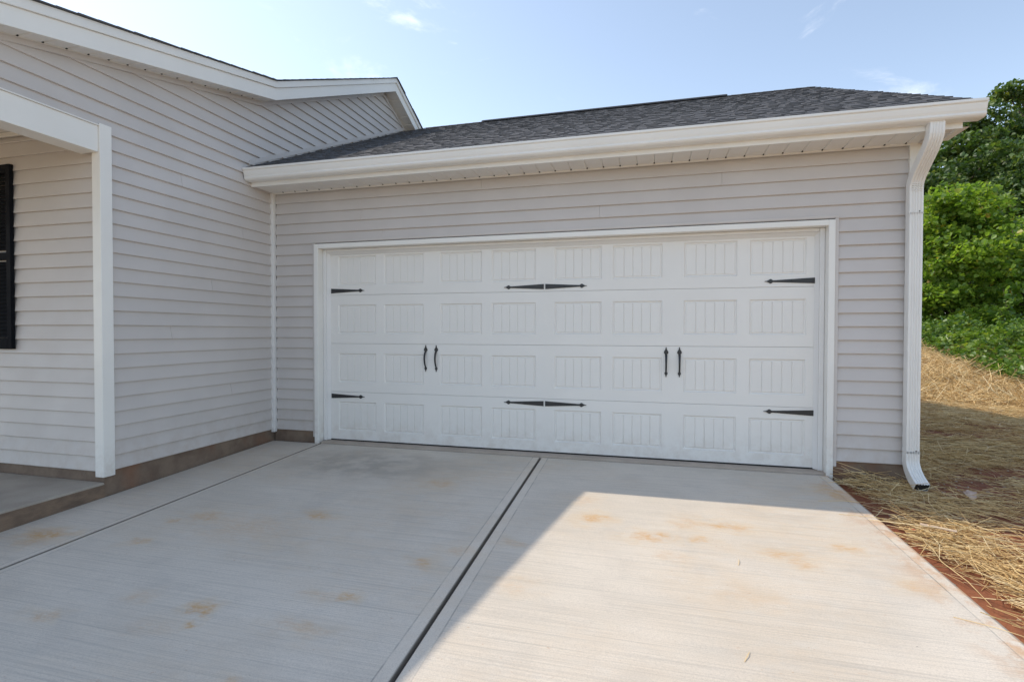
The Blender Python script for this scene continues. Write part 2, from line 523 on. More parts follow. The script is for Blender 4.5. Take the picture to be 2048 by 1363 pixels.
class MB:
    def __init__(self):
        self.v = []
        self.f = []

    def add(self, vs, fs):
        n = len(self.v)
        self.v += [tuple(x) for x in vs]
        self.f += [tuple(i + n for i in f) for f in fs]
        return self

    def box(self, x0, x1, y0, y1, z0, z1):
        return self.hexa([(x0, y0, z0), (x1, y0, z0), (x1, y1, z0), (x0, y1, z0), (x0, y0, z1), (x1, y0, z1), (x1, y1, z1), (x0, y1, z1)])

    def hexa(self, c):
        return self.add(c, [(0, 3, 2, 1), (4, 5, 6, 7), (0, 1, 5, 4), (1, 2, 6, 5), (2, 3, 7, 6), (3, 0, 4, 7)])

    def ribbon(self, pts, dz0, dz1, x0, x1):
        """beam following a polyline of (y, z); section x0..x1, vertical offsets dz0..dz1"""
        vs, fs = [], []
        for (y, z) in pts:
            vs += [(x0, y, z + dz0), (x1, y, z + dz0), (x1, y, z + dz1), (x0, y, z + dz1)]
        for i in range(len(pts) - 1):
            a = 4 * i
            b = a + 4
            for k_ in range(4):
                m_ = (k_ + 1) % 4
                fs.append((a + k_, b + k_, b + m_, a + m_))
        fs.append((0, 1, 2, 3))
        e = 4 * (len(pts) - 1)
        fs.append((e + 3, e + 2, e + 1, e))
        return self.add(vs, fs)

    def prism_x(self, prof, x0, x1):
        n = len(prof)
        vs = [(x0, y, z) for y, z in prof] + [(x1, y, z) for y, z in prof]
        fs = [(i, (i + 1) % n, n + (i + 1) % n, n + i) for i in range(n)]
        fs += [tuple(range(n - 1, -1, -1)), tuple(range(n, 2 * n))]
        return self.add(vs, fs)

    def prism_y(self, prof, y0, y1):
        n = len(prof)
        vs = [(x, y0, z) for x, z in prof] + [(x, y1, z) for x, z in prof]
        fs = [(i, n + i, n + (i + 1) % n, (i + 1) % n) for i in range(n)]
        fs += [tuple(range(n)), tuple(range(2 * n - 1, n - 1, -1))]
        return self.add(vs, fs)

    def tube(self, pts, rad, seg=8):
        pts = [Vector(p_) for p_ in pts]
        vs, fs = [], []
        for i, p_ in enumerate(pts):
            d = (pts[min(i + 1, len(pts) - 1)] - pts[max(i - 1, 0)]).normalized()
            a = d.cross(Vector((0.31, 0.17, 0.93)))
            if a.length < 1e-4:
                a = d.cross(Vector((1, 0, 0)))
            a.normalize()
            b = d.cross(a)
            r = rad[i] if isinstance(rad, (list, tuple)) else rad
            for k_ in range(seg):
                t = 2 * math.pi * k_ / seg
                vs.append(p_ + a * (r * math.cos(t)) + b * (r * math.sin(t)))
        for i in range(len(pts) - 1):
            for k_ in range(seg):
                m_ = (k_ + 1) % seg
                fs.append((i * seg + k_, i * seg + m_, (i + 1) * seg + m_, (i + 1) * seg + k_))
        fs.append(tuple(range(seg - 1, -1, -1)))
        e = (len(pts) - 1) * seg
        fs.append(tuple(range(e, e + seg)))
        return self.add(vs, fs)

    def mesh(self, name):
        me = bpy.data.meshes.new(name)
        me.from_pydata(self.v, [], self.f)
        me.update()
        import bmesh
        bm = bmesh.new()
        bm.from_mesh(me)
        bmesh.ops.recalc_face_normals(bm, faces=bm.faces)
        bm.to_mesh(me)
        bm.free()
        return me

    def build(self, name, mat, parent=None, bevel=0.0, smooth=False, loc=None, seg=2):
        me = self.mesh(name)
        if smooth:
            for p_ in me.polygons:
                p_.use_smooth = True
        o = link(name, me, mat, parent, loc)
        if bevel:
            b = o.modifiers.new('bevel', 'BEVEL')
            b.width = bevel
            b.segments = seg
            b.limit_method = 'ANGLE'
            b.angle_limit = math.radians(40)
        return o


def np_mesh(name, V, F, mat, parent=None, smooth=False):
    """V (n,3) float, F (m,k) int, all faces the same size"""
    me = bpy.data.meshes.new(name)
    n, m, k = len(V), len(F), F.shape[1]
    me.vertices.add(n)
    me.vertices.foreach_set('co', np.ascontiguousarray(V, dtype=np.float32).ravel())
    me.loops.add(m * k)
    me.loops.foreach_set('vertex_index', np.ascontiguousarray(F, dtype=np.int32).ravel())
    me.polygons.add(m)
    me.polygons.foreach_set('loop_start', np.arange(0, m * k, k, dtype=np.int32))
    me.polygons.foreach_set('loop_total', np.full(m, k, dtype=np.int32))
    if smooth:
        me.polygons.foreach_set('use_smooth', np.ones(m, dtype=bool))
    me.update(calc_edges=True)
    me.validate()
    return link(name, me, mat, parent)


def fnoise(x, y, s=1.0, seed=0.0):
    """cheap smooth pseudo noise in -1..1"""
    x = x * s + seed * 1.7
    y = y * s - seed * 2.3
    return (np.sin(x * 1.0 + 1.3 * np.sin(y * 0.9 + seed)) + np.sin(y * 1.27 + 1.1 * np.sin(x * 0.83 + 2 * seed)) +
            0.6 * np.sin(2.3 * x + 1.9 * y + seed) + 0.6 * np.sin(2.7 * y - 2.1 * x + 3 * seed)) / 3.2


# ------------------------------------------------------------------ key dimensions
E = 0.1142            # siding exposure
ZB = 0.1048           # bottom of the siding
ZSOF = 2.737          # eave soffit of the garage
KY, KZ = -0.17, 3.69  # where the porch roof meets the main slope
PY = 2.57             # main ridge
S1, S2 = 0.2328, 0.474
PZ = KZ + S2 * (PY - KY)
SG = 0.469            # garage roof slope
RY = 3.45             # garage ridge


def zs(y):
    if y < KY:
        return KZ + S1 * (y - KY)
    if y < PY:
        return KZ + S2 * (y - KY)
    return PZ - S2 * (y - PY)


def zg(y):
    return 2.908 + SG * (min(y, 2 * RY - y) + 0.42)


def ydrive(y):
    return -0.022 + 0.035 * y


# ------------------------------------------------------------------ ground
def terrain_h(x, y):
    base = np.where(y < 0, -0.085 + 0.035 * y, -0.085 - 0.016 * np.minimum(y, 5.0))
    base = np.maximum(base, -1.0)
    q = y + 0.6 * (x - 11)
    t = np.clip((q - 6.0) / 7.0, 0, 1)
    h = base + 0.88 * t * t * (3 - 2 * t)
    t2 = np.clip((q - 14) / 40.0, 0, 1)
    h = h + 1.2 * t2
    near = np.clip((x - 5.9) / 1.2, 0, 1)
    h = h + near * (0.035 * fnoise(x, y, 2.1, 1.0) + 0.02 * fnoise(x, y, 6.3, 2.0)) + 0.012 * fnoise(x, y, 17.0, 3.0) * (x > 5.66)
    h = h + 0.06 * np.clip(t * 3, 0, 1) * fnoise(x, y, 3.7, 5.0)
    under = (x < 5.62 - 0.024 * y - 0.06)
    h = np.where(under, np.minimum(h - 0.16, base - 0.16), h)
    return h


xs = np.concatenate([np.array([-900, -300, -120, -60, -30, -15, -8, -3, 0, 2, 4, 5.0, 5.3]), np.arange(5.5, 16.0, 0.085), np.arange(16.0, 26, 0.5), np.array([28, 34, 45, 60, 100, 200, 400, 900])])
ys = np.concatenate([np.array([-900, -300, -120, -60, -30, -20, -14, -10]), np.arange(-8, -4.5, 0.25), np.arange(-4.5, 16, 0.085), np.arange(16, 30, 0.5), np.array([32, 38, 50, 70, 120, 240, 500, 900])])
GX, GY = np.meshgrid(xs, ys, indexing='ij')
GZ = terrain_h(GX, GY)
V = np.stack([GX.ravel(), GY.ravel(), GZ.ravel()], 1)
nx, ny = len(xs), len(ys)
ii, jj = np.meshgrid(np.arange(nx - 1), np.arange(ny - 1), indexing='ij')
a = (ii * ny + jj).ravel()
F = np.stack([a, a + ny, a + ny + 1, a + 1], 1)
ground = np_mesh('ground', V, F, M['clay'], smooth=True)
tag(ground, kind='structure')

# driveway: three slabs with joints between them
drive = empty('driveway', (0, 0, 0), kind='structure')


def jl(y):
    return 0.61


def jc(y):
    return 3.062 - 0.0275 * (y - 0.1)


def je(y):
    return 5.565 - 0.024 * y


def slab(name, fl, fr, y0, y1, mat):
    yy = [y0, y1]
    c = []
    for dz in (-0.13, 0.0):
        c += [(fl(y0), y0, ydrive(y0) + dz), (fr(y0), y0, ydrive(y0) + dz), (fr(y1), y1, ydrive(y1) + dz), (fl(y1), y1, ydrive(y1) + dz)]
    return MB().hexa(c).build(name, mat, drive, bevel=0.005, seg=3)


CM = concrete_drive('broomed_concrete', [(0.61, 0, 0.055), (3.062 + 0.00275, -0.0275, 0.075), (5.565, -0.024, 0.075)])
DEND = -24.0
slab('slab', lambda y: 0.0035, lambda y: jl(y) - 0.008, DEND, -0.020, CM)
slab('slab', lambda y: jl(y) + 0.008, lambda y: jc(y) - 0.011, DEND, -0.020, CM)
slab('slab', lambda y: jc(y) + 0.011, lambda y: je(y), DEND, -0.020, CM)
MB().hexa([(0.1, -23.9, ydrive(-23.9) - 0.12), (5.4, -23.9, ydrive(-23.9) - 0.12), (5.4, -0.05, ydrive(0) - 0.12), (0.1, -0.05, ydrive(0) - 0.12),
           (0.1, -23.9, ydrive(-23.9) - 0.026), (5.4, -23.9, ydrive(-23.9) - 0.026), (5.4, -0.05, ydrive(0) - 0.028), (0.1, -0.05, ydrive(0) - 0.028)]).build('joint_filler', concrete_plain('joint_dirt', (0.12, 0.105, 0.092), (0.17, 0.15, 0.13)), drive)

# ------------------------------------------------------------------ house
house = empty('house', (0, 0, 0), label='newly built house with grey lap siding, white trim and attached two-car garage', category='house')

# --- foundations
for b_ in ((0.0, 0.533, 0.016, 0.20), (5.601, 6.190, 0.016, 0.20), (6.0, 6.188, 0.20, 6.9), (-0.20, -0.016, -1.893, 0.20), (-7.0, -0.20, -1.894, -1.70)):
    MB().box(*b_, -0.40, ZB + 0.02).build('foundation', M['found'], house)
MB().box(0.60, 5.56, -0.004, 1.5, -0.30, -0.006).build('garage_floor', M['garage_slab'], house, bevel=0.006)
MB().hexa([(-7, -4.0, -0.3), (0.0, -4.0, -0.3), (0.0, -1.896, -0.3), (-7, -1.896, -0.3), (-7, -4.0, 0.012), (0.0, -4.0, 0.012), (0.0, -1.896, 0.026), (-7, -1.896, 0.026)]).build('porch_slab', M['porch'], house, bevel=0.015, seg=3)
MB().hexa([(0.0005, -4.0, -0.25), (0.003, -4.0, -0.25), (0.003, -1.905, -0.25), (0.0005, -1.905, -0.25), (0.0005, -4.0, -0.006), (0.003, -4.0, -0.006), (0.003, -1.905, 0.008), (0.0005, -1.905, 0.008)]).build('porch_slab_edge', M['porch_edge'], house)

# --- sheathed walls behind the siding
gw = MB()
gw.box(0.0, 0.533, 0.0230, 0.14, ZB, 2.90)
gw.box(5.601, 6.184, 0.0230, 0.14, ZB, 2.90)
gw.box(0.533, 5.601, 0.0230, 0.14, 2.16, 2.90)
garage_wall = gw.build('garage_wall', M['sheath'], house)
pw = [(-1.88, ZB), (7.0, ZB), (7.0, zs(7.0) - 0.02), (PY, PZ - 0.02), (KY, KZ - 0.02), (-3.88, zs(-3.88) - 0.02), (-3.88, 2.79), (-1.88, 2.79)]
gable_wall = MB().prism_x(pw, -0.12, -0.0230).build('gable_wall', M['sheath'], house)
porch_wall = MB().box(-7.0, -0.13, -1.878, -1.78, ZB, 2.84).build('porch_wall', M['sheath'], house)
sp = [(0.16, ZB), (6.88, ZB), (6.88, 2.9), (RY, zg(RY) - 0.12), (0.16, 2.9)]
side_wall = MB().prism_x(sp, 6.08, 6.184).build('side_wall', M['sheath'], house)
MB().box(-7.0, 6.08, 6.9, 7.0, -0.3, 2.9).build('back_wall', M['siding_x'], house)
MB().box(-7.1, -7.0, -1.88, 7.0, -0.3, 2.9).build('far_wall', M['siding_y'], house)
MB().box(0.6, 5.6, 1.5, 1.52, -0.2, 2.5).build('garage_back_panel', M['sheath'], house)


# --- lap siding, one plank at a time
def plank_x(x0, x1, i, parent, ztop=None):
    """plank on a wall that faces -y"""
    z0 = ZB + i * E
    z1 = z0 + E + 0.012 if ztop is None else ztop
    yo = random.uniform(-0.0008, 0.0008)
    prof = [(-0.0005 + yo, z0), (0.0 + yo, z0 - 0.0), (0.011 + yo, z0 + 0.002), (0.0145, z1), (0.0105, z1)]
    t = 0.0
    prof = [(0.0190, z0 + 0.004), (-0.0030 + yo, z0), (-0.0050 + yo, z0 + 0.0045), (0.0170, z1), (0.0210, z1)]
    return MB().prism_x(prof, x0, x1).build('siding_plank', M['siding_x'], parent)


XL0, XL1 = 0.034, 0.513
XR0, XR1 = 5.625, 6.134
for i in range(18):
    plank_x(XL0, XL1, i, garage_wall, ztop=(2.178 if i == 17 else None))
    plank_x(XR0, XR1, i, garage_wall)
seams = {18: 1.35, 19: 3.62, 20: 1.10, 21: 4.70, 22: 2.45}
for i in range(18, 23):
    zt = 2.746 if i == 22 else None
    plank_x(XL0, seams[i], i, garage_wall, zt)
    plank_x(seams[i] + 0.0015, XR1, i, garage_wall, zt)


def yl_of(z):
    if z < 2.795:
        return -1.835
    if z < KZ:
        return (z - KZ) / S1 + KY
    return (z - KZ) / S2 + KY


def yr_of(z):
    far = PY + (PZ - z) / S2
    if z < 2.9:
        return -0.032
    return min((z - 2.908) / SG - 0.42 + 0.12, far)


i = 0
while True:
    z0 = ZB + i * E
    z1 = z0 + E + 0.010
    if z0 > PZ - 0.03:
        break
    lv = [z0, z0 + 0.004]
    for zc in (2.795, 2.9, KZ):
        if z0 + 0.006 < zc < z1 - 0.002:
            lv += [zc - 0.0005, zc + 0.0005] if zc < 3 else [zc]
    if z1 > PZ - 0.005:
        z1 = PZ - 0.005
    lv.append(z1)
    lv = sorted(lv)
    xo = random.uniform(-0.0008, 0.0008)
    cuts = [(None, None)]
    if i in (4, 9, 13, 18, 21):
        yc_ = {4: -0.62, 9: -1.30, 13: -0.85, 18: -0.45, 21: -1.18}[i]
        cuts = [(None, yc_), (yc_ + 0.001, None)]
    for ci, (ca, cb) in enumerate(cuts):
        vs, fs = [], []
        for z in lv:
            t = (z - z0 - 0.004) / (z1 - z0 - 0.004)
            xf = 0.0030 + xo if z == z0 else 0.0050 + xo - 0.0215 * max(t, 0)
            xf += 0.0014 * ci
            ya, yb = (yl_of(z) if ca is None else ca), (yr_of(z) if cb is None else cb)
            vs += [(xf, ya, z), (xf, yb, z), (-0.0210, yb, z), (-0.0210, ya, z)]
        for r in range(len(lv) - 1):
            b = 4 * r
            for k_ in range(4):
                m_ = (k_ + 1) % 4
                fs.append((b + k_, b + m_, b + 4 + m_, b + 4 + k_))
        fs.append((3, 2, 1, 0))
        e = 4 * (len(lv) - 1)
        fs.append((e, e + 1, e + 2, e + 3))
        MB().add(vs, fs).build('siding_plank', M['siding_y'], gable_wall)
    i += 1

for i in range(24):
    z0 = ZB + i * E
    z1 = z0 + E + 0.012 if i < 23 else 2.80
    yo = random.uniform(-0.0008, 0.0008)
    y_ = -1.900
    prof = [(y_ + 0.0190, z0 + 0.004), (y_ - 0.0030 + yo, z0), (y_ - 0.0050 + yo, z0 + 0.0045), (y_ + 0.0165, z1), (y_ + 0.0205, z1)]
    MB().prism_x(prof, -6.9, -0.036).build('siding_plank', M['siding_x'], porch_wall)
for i in range(36):
    z0 = ZB + i * E
    z1 = z0 + E + 0.01
    if z1 > zg(RY) - 0.15:
        break
    ya, yb = 0.06, 6.85
    if z1 > 2.8:
        ya = (z1 + 0.10 - 2.908) / SG - 0.42
        yb = 2 * RY - ya
    MB().add([(6.1985, ya, z0), (6.1985, yb, z0), (6.188, yb, z1), (6.188, ya, z1), (6.185, ya, z0), (6.185, yb, z0), (6.185, yb, z1), (6.185, ya, z1)],
             [(0, 1, 2, 3), (4, 7, 6, 5), (0, 4, 5, 1), (1, 5, 6, 2), (2, 6, 7, 3), (3, 7, 4, 0)]).build('siding_plank', M['siding_y'], side_wall)

# --- corner trims
MB().box(-0.012, 0.030, -0.036, 0.012, 0.075, 2.735).build('inside_corner_trim', M['corner'], house, bevel=0.004)
ct = MB()
ct.box(-0.062, 0.022, -1.925, -1.832, 0.068, 2.787)
ct.build('outside_corner_trim', M['trim'], house, bevel=0.003)
MB().box(6.134, 6.212, -0.012, 0.065, 0.08, 2.735).build('outside_corner_trim', M['trim'], house, bevel=0.003)

# --- frieze under the main rake, flashing strip above the garage roof
fr = MB()
fr.ribbon([(-3.85, zs(-3.85)), (KY, KZ), (PY - 0.06, zs(PY - 0.06))], -0.048, -0.007, -0.012, 0.013)
fr.ribbon([(PY - 0.05, zs(PY - 0.05) - 0.02), (3.28, zs(3.28))], -0.045, -0.007, -0.012, 0.011)
fr.build('frieze_trim', M['siding_y'], house)
MB().ribbon([(-0.36, zg(-0.36)), (3.30, zg(3.30))], 0.012, 0.062, 0.001, 0.010).build('wall_flashing', M['siding_y'], house)

# --- door surround
OX0, OX1, OZ = 0.582, 5.549, 2.103
TX0, TX1, TZ = 0.534, 5.600, 2.152
cs = MB()
cs.box(TX0, OX0, -0.018, 0.10, -0.030, TZ)
cs.box(OX1, TX1, -0.018, 0.10, -0.050, TZ)
cs.box(OX0, OX1, -0.018, 0.10, OZ, TZ)
casing = cs.build('door_casing', M['trim'], house, bevel=0.004)
jch = MB()
jch.box(TX0 - 0.022, TX0 - 0.001, -0.010, 0.014, 0.045, TZ + 0.012)
jch.box(TX1 + 0.001, TX1 + 0.026, -0.010, 0.014, 0.060, TZ + 0.012)
jch.box(TX0 - 0.022, TX1 + 0.026, -0.012, 0.014, TZ + 0.013, TZ + 0.034)
jch.build('siding_channel', M['siding_x'], house)
stp = MB()
stp.box(OX0 + 0.001, OX0 + 0.042, 0.072, 0.116, -0.005, OZ - 0.001)
stp.box(OX1 - 0.042, OX1 - 0.001, 0.072, 0.116, -0.005, OZ - 0.001)
stp.box(OX0 + 0.043, OX1 - 0.043, 0.072, 0.116, OZ - 0.030, OZ - 0.001)
stp.build('door_stop', M['corner'], house, bevel=0.006)
lip = MB()
lip.prism_x([(0.086, OZ - 0.031), (0.118, OZ - 0.031), (0.118, OZ - 0.062)], OX0 + 0.043, OX1 - 0.043)
lip.add([(OX0 + 0.043, 0.086, 0.0), (OX0 + 0.043, 0.118, 0.0), (OX0 + 0.072, 0.118, 0.0), (OX0 + 0.043, 0.086, OZ - 0.034), (OX0 + 0.043, 0.118, OZ - 0.034), (OX0 + 0.072, 0.118, OZ - 0.034)],
        [(0, 2, 1), (3, 4, 5), (0, 1, 4, 3), (1, 2, 5, 4), (2, 0, 3, 5)])
lip.add([(OX1 - 0.043, 0.086, 0.0), (OX1 - 0.043, 0.118, 0.0), (OX1 - 0.072, 0.118, 0.0), (OX1 - 0.043, 0.086, OZ - 0.034), (OX1 - 0.043, 0.118, OZ - 0.034), (OX1 - 0.072, 0.118, OZ - 0.034)],
        [(0, 1, 2), (3, 5, 4), (0, 3, 4, 1), (1, 4, 5, 2), (2, 5, 3, 0)])
lip.build('weather_seal', M['corner'], house)

# --- garage door
DX0, DX1, DY = 0.640, 5.512, 0.119
SH = 0.5334
door = MB().box(DX0, DX1, DY + 0.0225, DY + 0.045, 0.002, 2.14).build('garage_door', M['door'], house)
PXS = [0.748, 1.307, 1.957, 2.521, 3.173, 3.738, 4.390, 4.955]
PW, PZ0, PH = 0.461, 0.108, 0.318
smb = MB()


def section_mesh():
    m_ = MB()
    cuts = [DX0]
    for px in PXS:
        cuts += [px, px + PW]
    cuts.append(DX1)
    g_ = 0.0006
    za, zb, zc, zd = g_, PZ0, PZ0 + PH, SH - g_
    y = 0.0
    e_ = 0.003
    vs, fs = [], []

    def quad(x0, x1, z0, z1):
        n = len(vs)
        vs.extend([(x0, y, z0), (x1, y, z0), (x1, y, z1), (x0, y, z1)])
        fs.append((n, n + 1, n + 2, n + 3))
    for j in range(len(cuts) - 1):
        quad(cuts[j], cuts[j + 1], za + e_, zb)
        quad(cuts[j], cuts[j + 1], zc, zd - e_)
        if j % 2 == 0:
            quad(cuts[j], cuts[j + 1], zb, zc)
    # rolled top and bottom edges
    n = len(vs)
    vs.extend([(DX0, 0, zd - e_), (DX1, 0, zd - e_), (DX1, 0.0022, zd - 0.0004), (DX0, 0.0022, zd - 0.0004), (DX1, 0.021, zd), (DX0, 0.021, zd)])
    fs.extend([(n, n + 1, n + 2, n + 3), (n + 3, n + 2, n + 4, n + 5)])
    n = len(vs)
    vs.extend([(DX0, 0, za + e_), (DX1, 0, za + e_), (DX1, 0.0022, za + 0.0004), (DX0, 0.0022, za + 0.0004), (DX1, 0.021, za), (DX0, 0.021, za)])
    fs.extend([(n + 3, n + 2, n + 1, n), (n + 5, n + 4, n + 2, n + 3)])
    me = bpy.data.meshes.new('door_section')
    me.from_pydata(vs, [], fs)
    me.update()
    return me


def panel_mesh():
    # pressed panel: sloped border down, small rise, then five boards with V grooves
    rings = [(0.0, 0.0), (0.011, 0.0135), (0.016, 0.0135), (0.025, 0.0070)]
    vs, fs = [], []
    for off, dep in rings:
        vs += [(off, dep, off), (PW - off, dep, off), (PW - off, dep, PH - off), (off, dep, PH - off)]
    for r in range(len(rings) - 1):
        for k_ in range(4):
            m_ = (k_ + 1) % 4
            fs.append((4 * r + k_, 4 * r + m_, 4 * r + 4 + m_, 4 * r + 4 + k_))
    off, dep = rings[-1]
    x0, x1, z0, z1 = off, PW - off, off, PH - off
    nb = 5
    w = (x1 - x0) / nb
    xsn = [(x0, dep)]
    for b in range(1, nb):
        xb = x0 + b * w
        xsn += [(xb - 0.0048, dep), (xb - 0.0012, dep + 0.0056), (xb + 0.0012, dep + 0.0056), (xb + 0.0048, dep)]
    xsn.append((x1, dep))
    n = len(vs)
    for x, d in xsn:
        vs += [(x, d, z0), (x, d, z1)]
    for j in range(len(xsn) - 1):
        b = n + 2 * j
        fs.append((b, b + 2, b + 3, b + 1))
    me = bpy.data.meshes.new('door_panel')
    me.from_pydata(vs, [], fs)
    me.update()
    return me


sec_me, pan_me = section_mesh(), panel_mesh()
for s_ in range(4):
    z = s_ * SH + (0.012 if s_ == 0 else 0.0)
    z = s_ * SH
    link('door_section', sec_me, M['door'], door, (0, DY, z))
    for px in PXS:
        link('door_panel', pan_me, M['door'], door, (px, DY, z + PZ0))
MB().box(DX0 + 0.01, DX1 - 0.01, DY - 0.004, DY + 0.03, -0.0055, 0.0075).build('bottom_seal', M['rubber_and_shade'], door, bevel=0.003)


def poly_plate(pts, th):
    """closed outline of (x,z), plate from y=-th to 0"""
    return MB().prism_y(pts, -th, 0.0)


def hinge_outline():
    up_ = [(0.0, 0.0255), (0.335, 0.0085), (0.342, 0.0085), (0.348, 0.013), (0.357, 0.0195), (0.366, 0.0195), (0.375, 0.0135), (0.384, 0.0075), (0.393, 0.0040), (0.410, 0.0022)]
    lo = [(x, -z) for x, z in reversed(up_)]
    return up_ + lo


hm = poly_plate(hinge_outline(), 0.006)
# two screw heads on the strap
for hx in (0.02, 0.19):
    n8 = [(hx + 0.006 * math.cos(t * math.pi / 4), 0.006 * math.sin(t * math.pi / 4)) for t in range(8)]
    hm.add([(x, -0.006, z) for x, z in n8] + [(hx + 0.5 * (x - hx), -0.0085, 0.5 * z) for x, z in n8],
           [(i, (i + 1) % 8, 8 + (i + 1) % 8, 8 + i) for i in range(8)] + [tuple(range(8, 16))])
hinge_me = hm.mesh('strap_hinge')
hl = MB()
hl.v = [(-x, y, z) for x, y, z in hm.v]
hl.f = [tuple(reversed(f)) for f in hm.f]
hinge_me_l = hl.mesh('strap_hinge')
for z in (1.648, 0.485):
    link('strap_hinge', hinge_me, M['black'], door, (0.661, DY - 0.0005, z))
    link('strap_hinge', hinge_me_l, M['black'], door, (3.0655, DY - 0.0005, z))
    link('strap_hinge', hinge_me, M['black'], door, (3.0815, DY - 0.0005, z))
    link('strap_hinge', hinge_me_l, M['black'], door, (5.488, DY - 0.0005, z + 0.004))


def handle_mesh():
    m_ = MB()
    r = [(0.0, 0.142), (0.004, 0.138), (0.0045, 0.128), (0.008, 0.118), (0.014, 0.108), (0.0195, 0.098), (0.0205, 0.088), (0.016, 0.079), (0.008, 0.072), (0.008, 0.062)]
    m_.prism_y(r + [(-x, z) for x, z in reversed(r[1:])], -0.008, 0.0)
    r = [(0.0, -0.142), (0.0035, -0.137), (0.0045, -0.127), (0.009, -0.118), (0.0145, -0.109), (0.0145, -0.101), (0.009, -0.094), (0.007, -0.088)]
    m_.prism_y([(x, z) for x, z in reversed(r)] + [(-x, z) for x, z in r[1:]], -0.008, 0.0)
    # bowed grip
    n = 14
    vs, fs = [], []
    for i_ in range(n + 1):
        t = i_ / n
        z = 0.074 - t * 0.166
        bow = -0.003 - 0.034 * math.sin(math.pi * min(1, t * 1.0)) ** 0.8 * (1 - 0.25 * t)
        hw = 0.0115 - 0.004 * t
        th = 0.010
        vs += [(-hw, bow - th, z), (hw, bow - th, z), (hw * 0.8, bow, z), (-hw * 0.8, bow, z)]
    for i_ in range(n):
        b = 4 * i_
        for k_ in range(4):
            q = (k_ + 1) % 4
            fs.append((b + k_, b + 4 + k_, b + 4 + q, b + q))
    fs += [(0, 1, 2, 3), (4 * n + 3, 4 * n + 2, 4 * n + 1, 4 * n)]
    m_.add(vs, fs)
    return m_.mesh('pull_handle')


handle_me = handle_mesh()
for x in (1.7955, 1.9150, 4.2360, 4.3555):
    o = link('pull_handle', handle_me, M['black'], door, (x, DY - 0.0005, 0.917))
    b = o.modifiers.new('bevel', 'BEVEL')
    b.width = 0.002
    b.segments = 2

# --- garage eave: fascia, soffit panels, gutter
XE = 6.345
MB().box(0.003, XE - 0.003, -0.331, -0.312, 2.724, 2.885).build('eave_fascia', M['alu'], house)
soffit = MB().box(0.003, 6.205, -0.016, -0.0005, 2.724, 2.746).build('soffit_channel', M['soffit'], house)


def soffit_panel_mesh(w, d, slope=0.0, along='x'):
    """V-grooved vinyl soffit panel; no gaps are cut, dark blocks added later paint their shade"""
    g_ = 0.006
    prof = [(0.0, 0.007), (0.006, 0.0), (w - 0.010, 0.0), (w - 0.001, 0.007)]
    m_ = MB()
    vs, fs = [], []
    nb = len(prof)
    for yy in (0.0, d):
        for (x, z) in prof:
            vs.append((x, yy, z))
    for yy in (0.0, d):
        for (x, z) in prof:
            vs.append((x, yy, z + 0.004))
    for j in range(nb - 1):
        fs.append((j, j + 1, nb + j + 1, nb + j))
        fs.append((2 * nb + j, 3 * nb + j, 3 * nb + j + 1, 2 * nb + j + 1))
    return vs, fs


SPW = 0.1524
svs, sfs = soffit_panel_mesh(SPW, 0.296)
sme = MB().add(svs, sfs).mesh('soffit_panel')
x = 0.004
while x < XE - 0.02:
    link('soffit_panel', sme, M['soffit'], soffit, (x, -0.3115, ZSOF))
    x += SPW
hole = MB().box(-0.0055, 0.0055, -0.016, -0.004, 0, 0.012).mesh('soffit_gap_shade')  # solid black block painting the shade of a small gap at the wall
x = 0.004 + SPW
while x < 6.19:
    link('soffit_gap_shade', hole, M['rubber_and_shade'], soffit, (x - 0.0015, -0.0158, 2.7335))
    x += SPW
# dark attic above the eave soffit
MB().box(0.01, 6.19, -0.305, 0.012, 2.775, 2.79).build('attic_board', M['sheath'], house)

GP = [(-0.333, 2.885), (-0.333, 2.768), (-0.400, 2.767), (-0.418, 2.772), (-0.4285, 2.780), (-0.4335, 2.788), (-0.4335, 2.7945), (-0.4285, 2.7985), (-0.4300, 2.806), (-0.4370, 2.822), (-0.4430, 2.848), (-0.4450, 2.866), (-0.4545, 2.868), (-0.457, 2.872), (-0.457, 2.887), (-0.448, 2.8885)]


def shell_prof(P, th):
    inner = []
    for i_ in range(len(P)):
        a_ = Vector(P[max(i_ - 1, 0)])
        b_ = Vector(P[min(i_ + 1, len(P) - 1)])
        d = (b_ - a_).normalized()
        nrm = Vector((-d.y, d.x))
        inner.append((P[i_][0] - nrm.x * th, P[i_][1] - nrm.y * th))
    return inner


inner = shell_prof(GP, -0.003)
# make sure the inner skin really lies inside
if inner[1][0] < GP[1][0]:
    inner = shell_prof(GP, 0.003)
gm = MB()
npf = len(GP)
GX0, GX1 = 0.006, 6.437
vs = []
for xx in (GX0, GX1):
    vs += [(xx, y, z) for y, z in GP] + [(xx, y, z) for y, z in inner]
fs = []
for j in range(npf - 1):
    fs.append((j, j + 1, 2 * npf + j + 1, 2 * npf + j))
    fs.append((npf + j, 3 * npf + j, 3 * npf + j + 1, npf + j + 1))
fs.append((npf - 1, 2 * npf - 1, 4 * npf - 1, 3 * npf - 1))
gm.add(vs, fs)
gut = gm.build('gutter', M['alu'], house, smooth=False)
for xx in (GX0, GX1):
    MB().prism_x(GP, xx - 0.003 if xx > 1 else xx - 0.002, xx + 0.004 if xx > 1 else xx + 0.001).build('end_cap', M['alu'], gut)
MB().box(0.02, 6.40, -0.395, -0.337, 2.773, 2.777).build('gutter_liner', M['sheath'], gut)

# --- downspout
DXC, DW, DD = 6.150, 0.094, 0.072


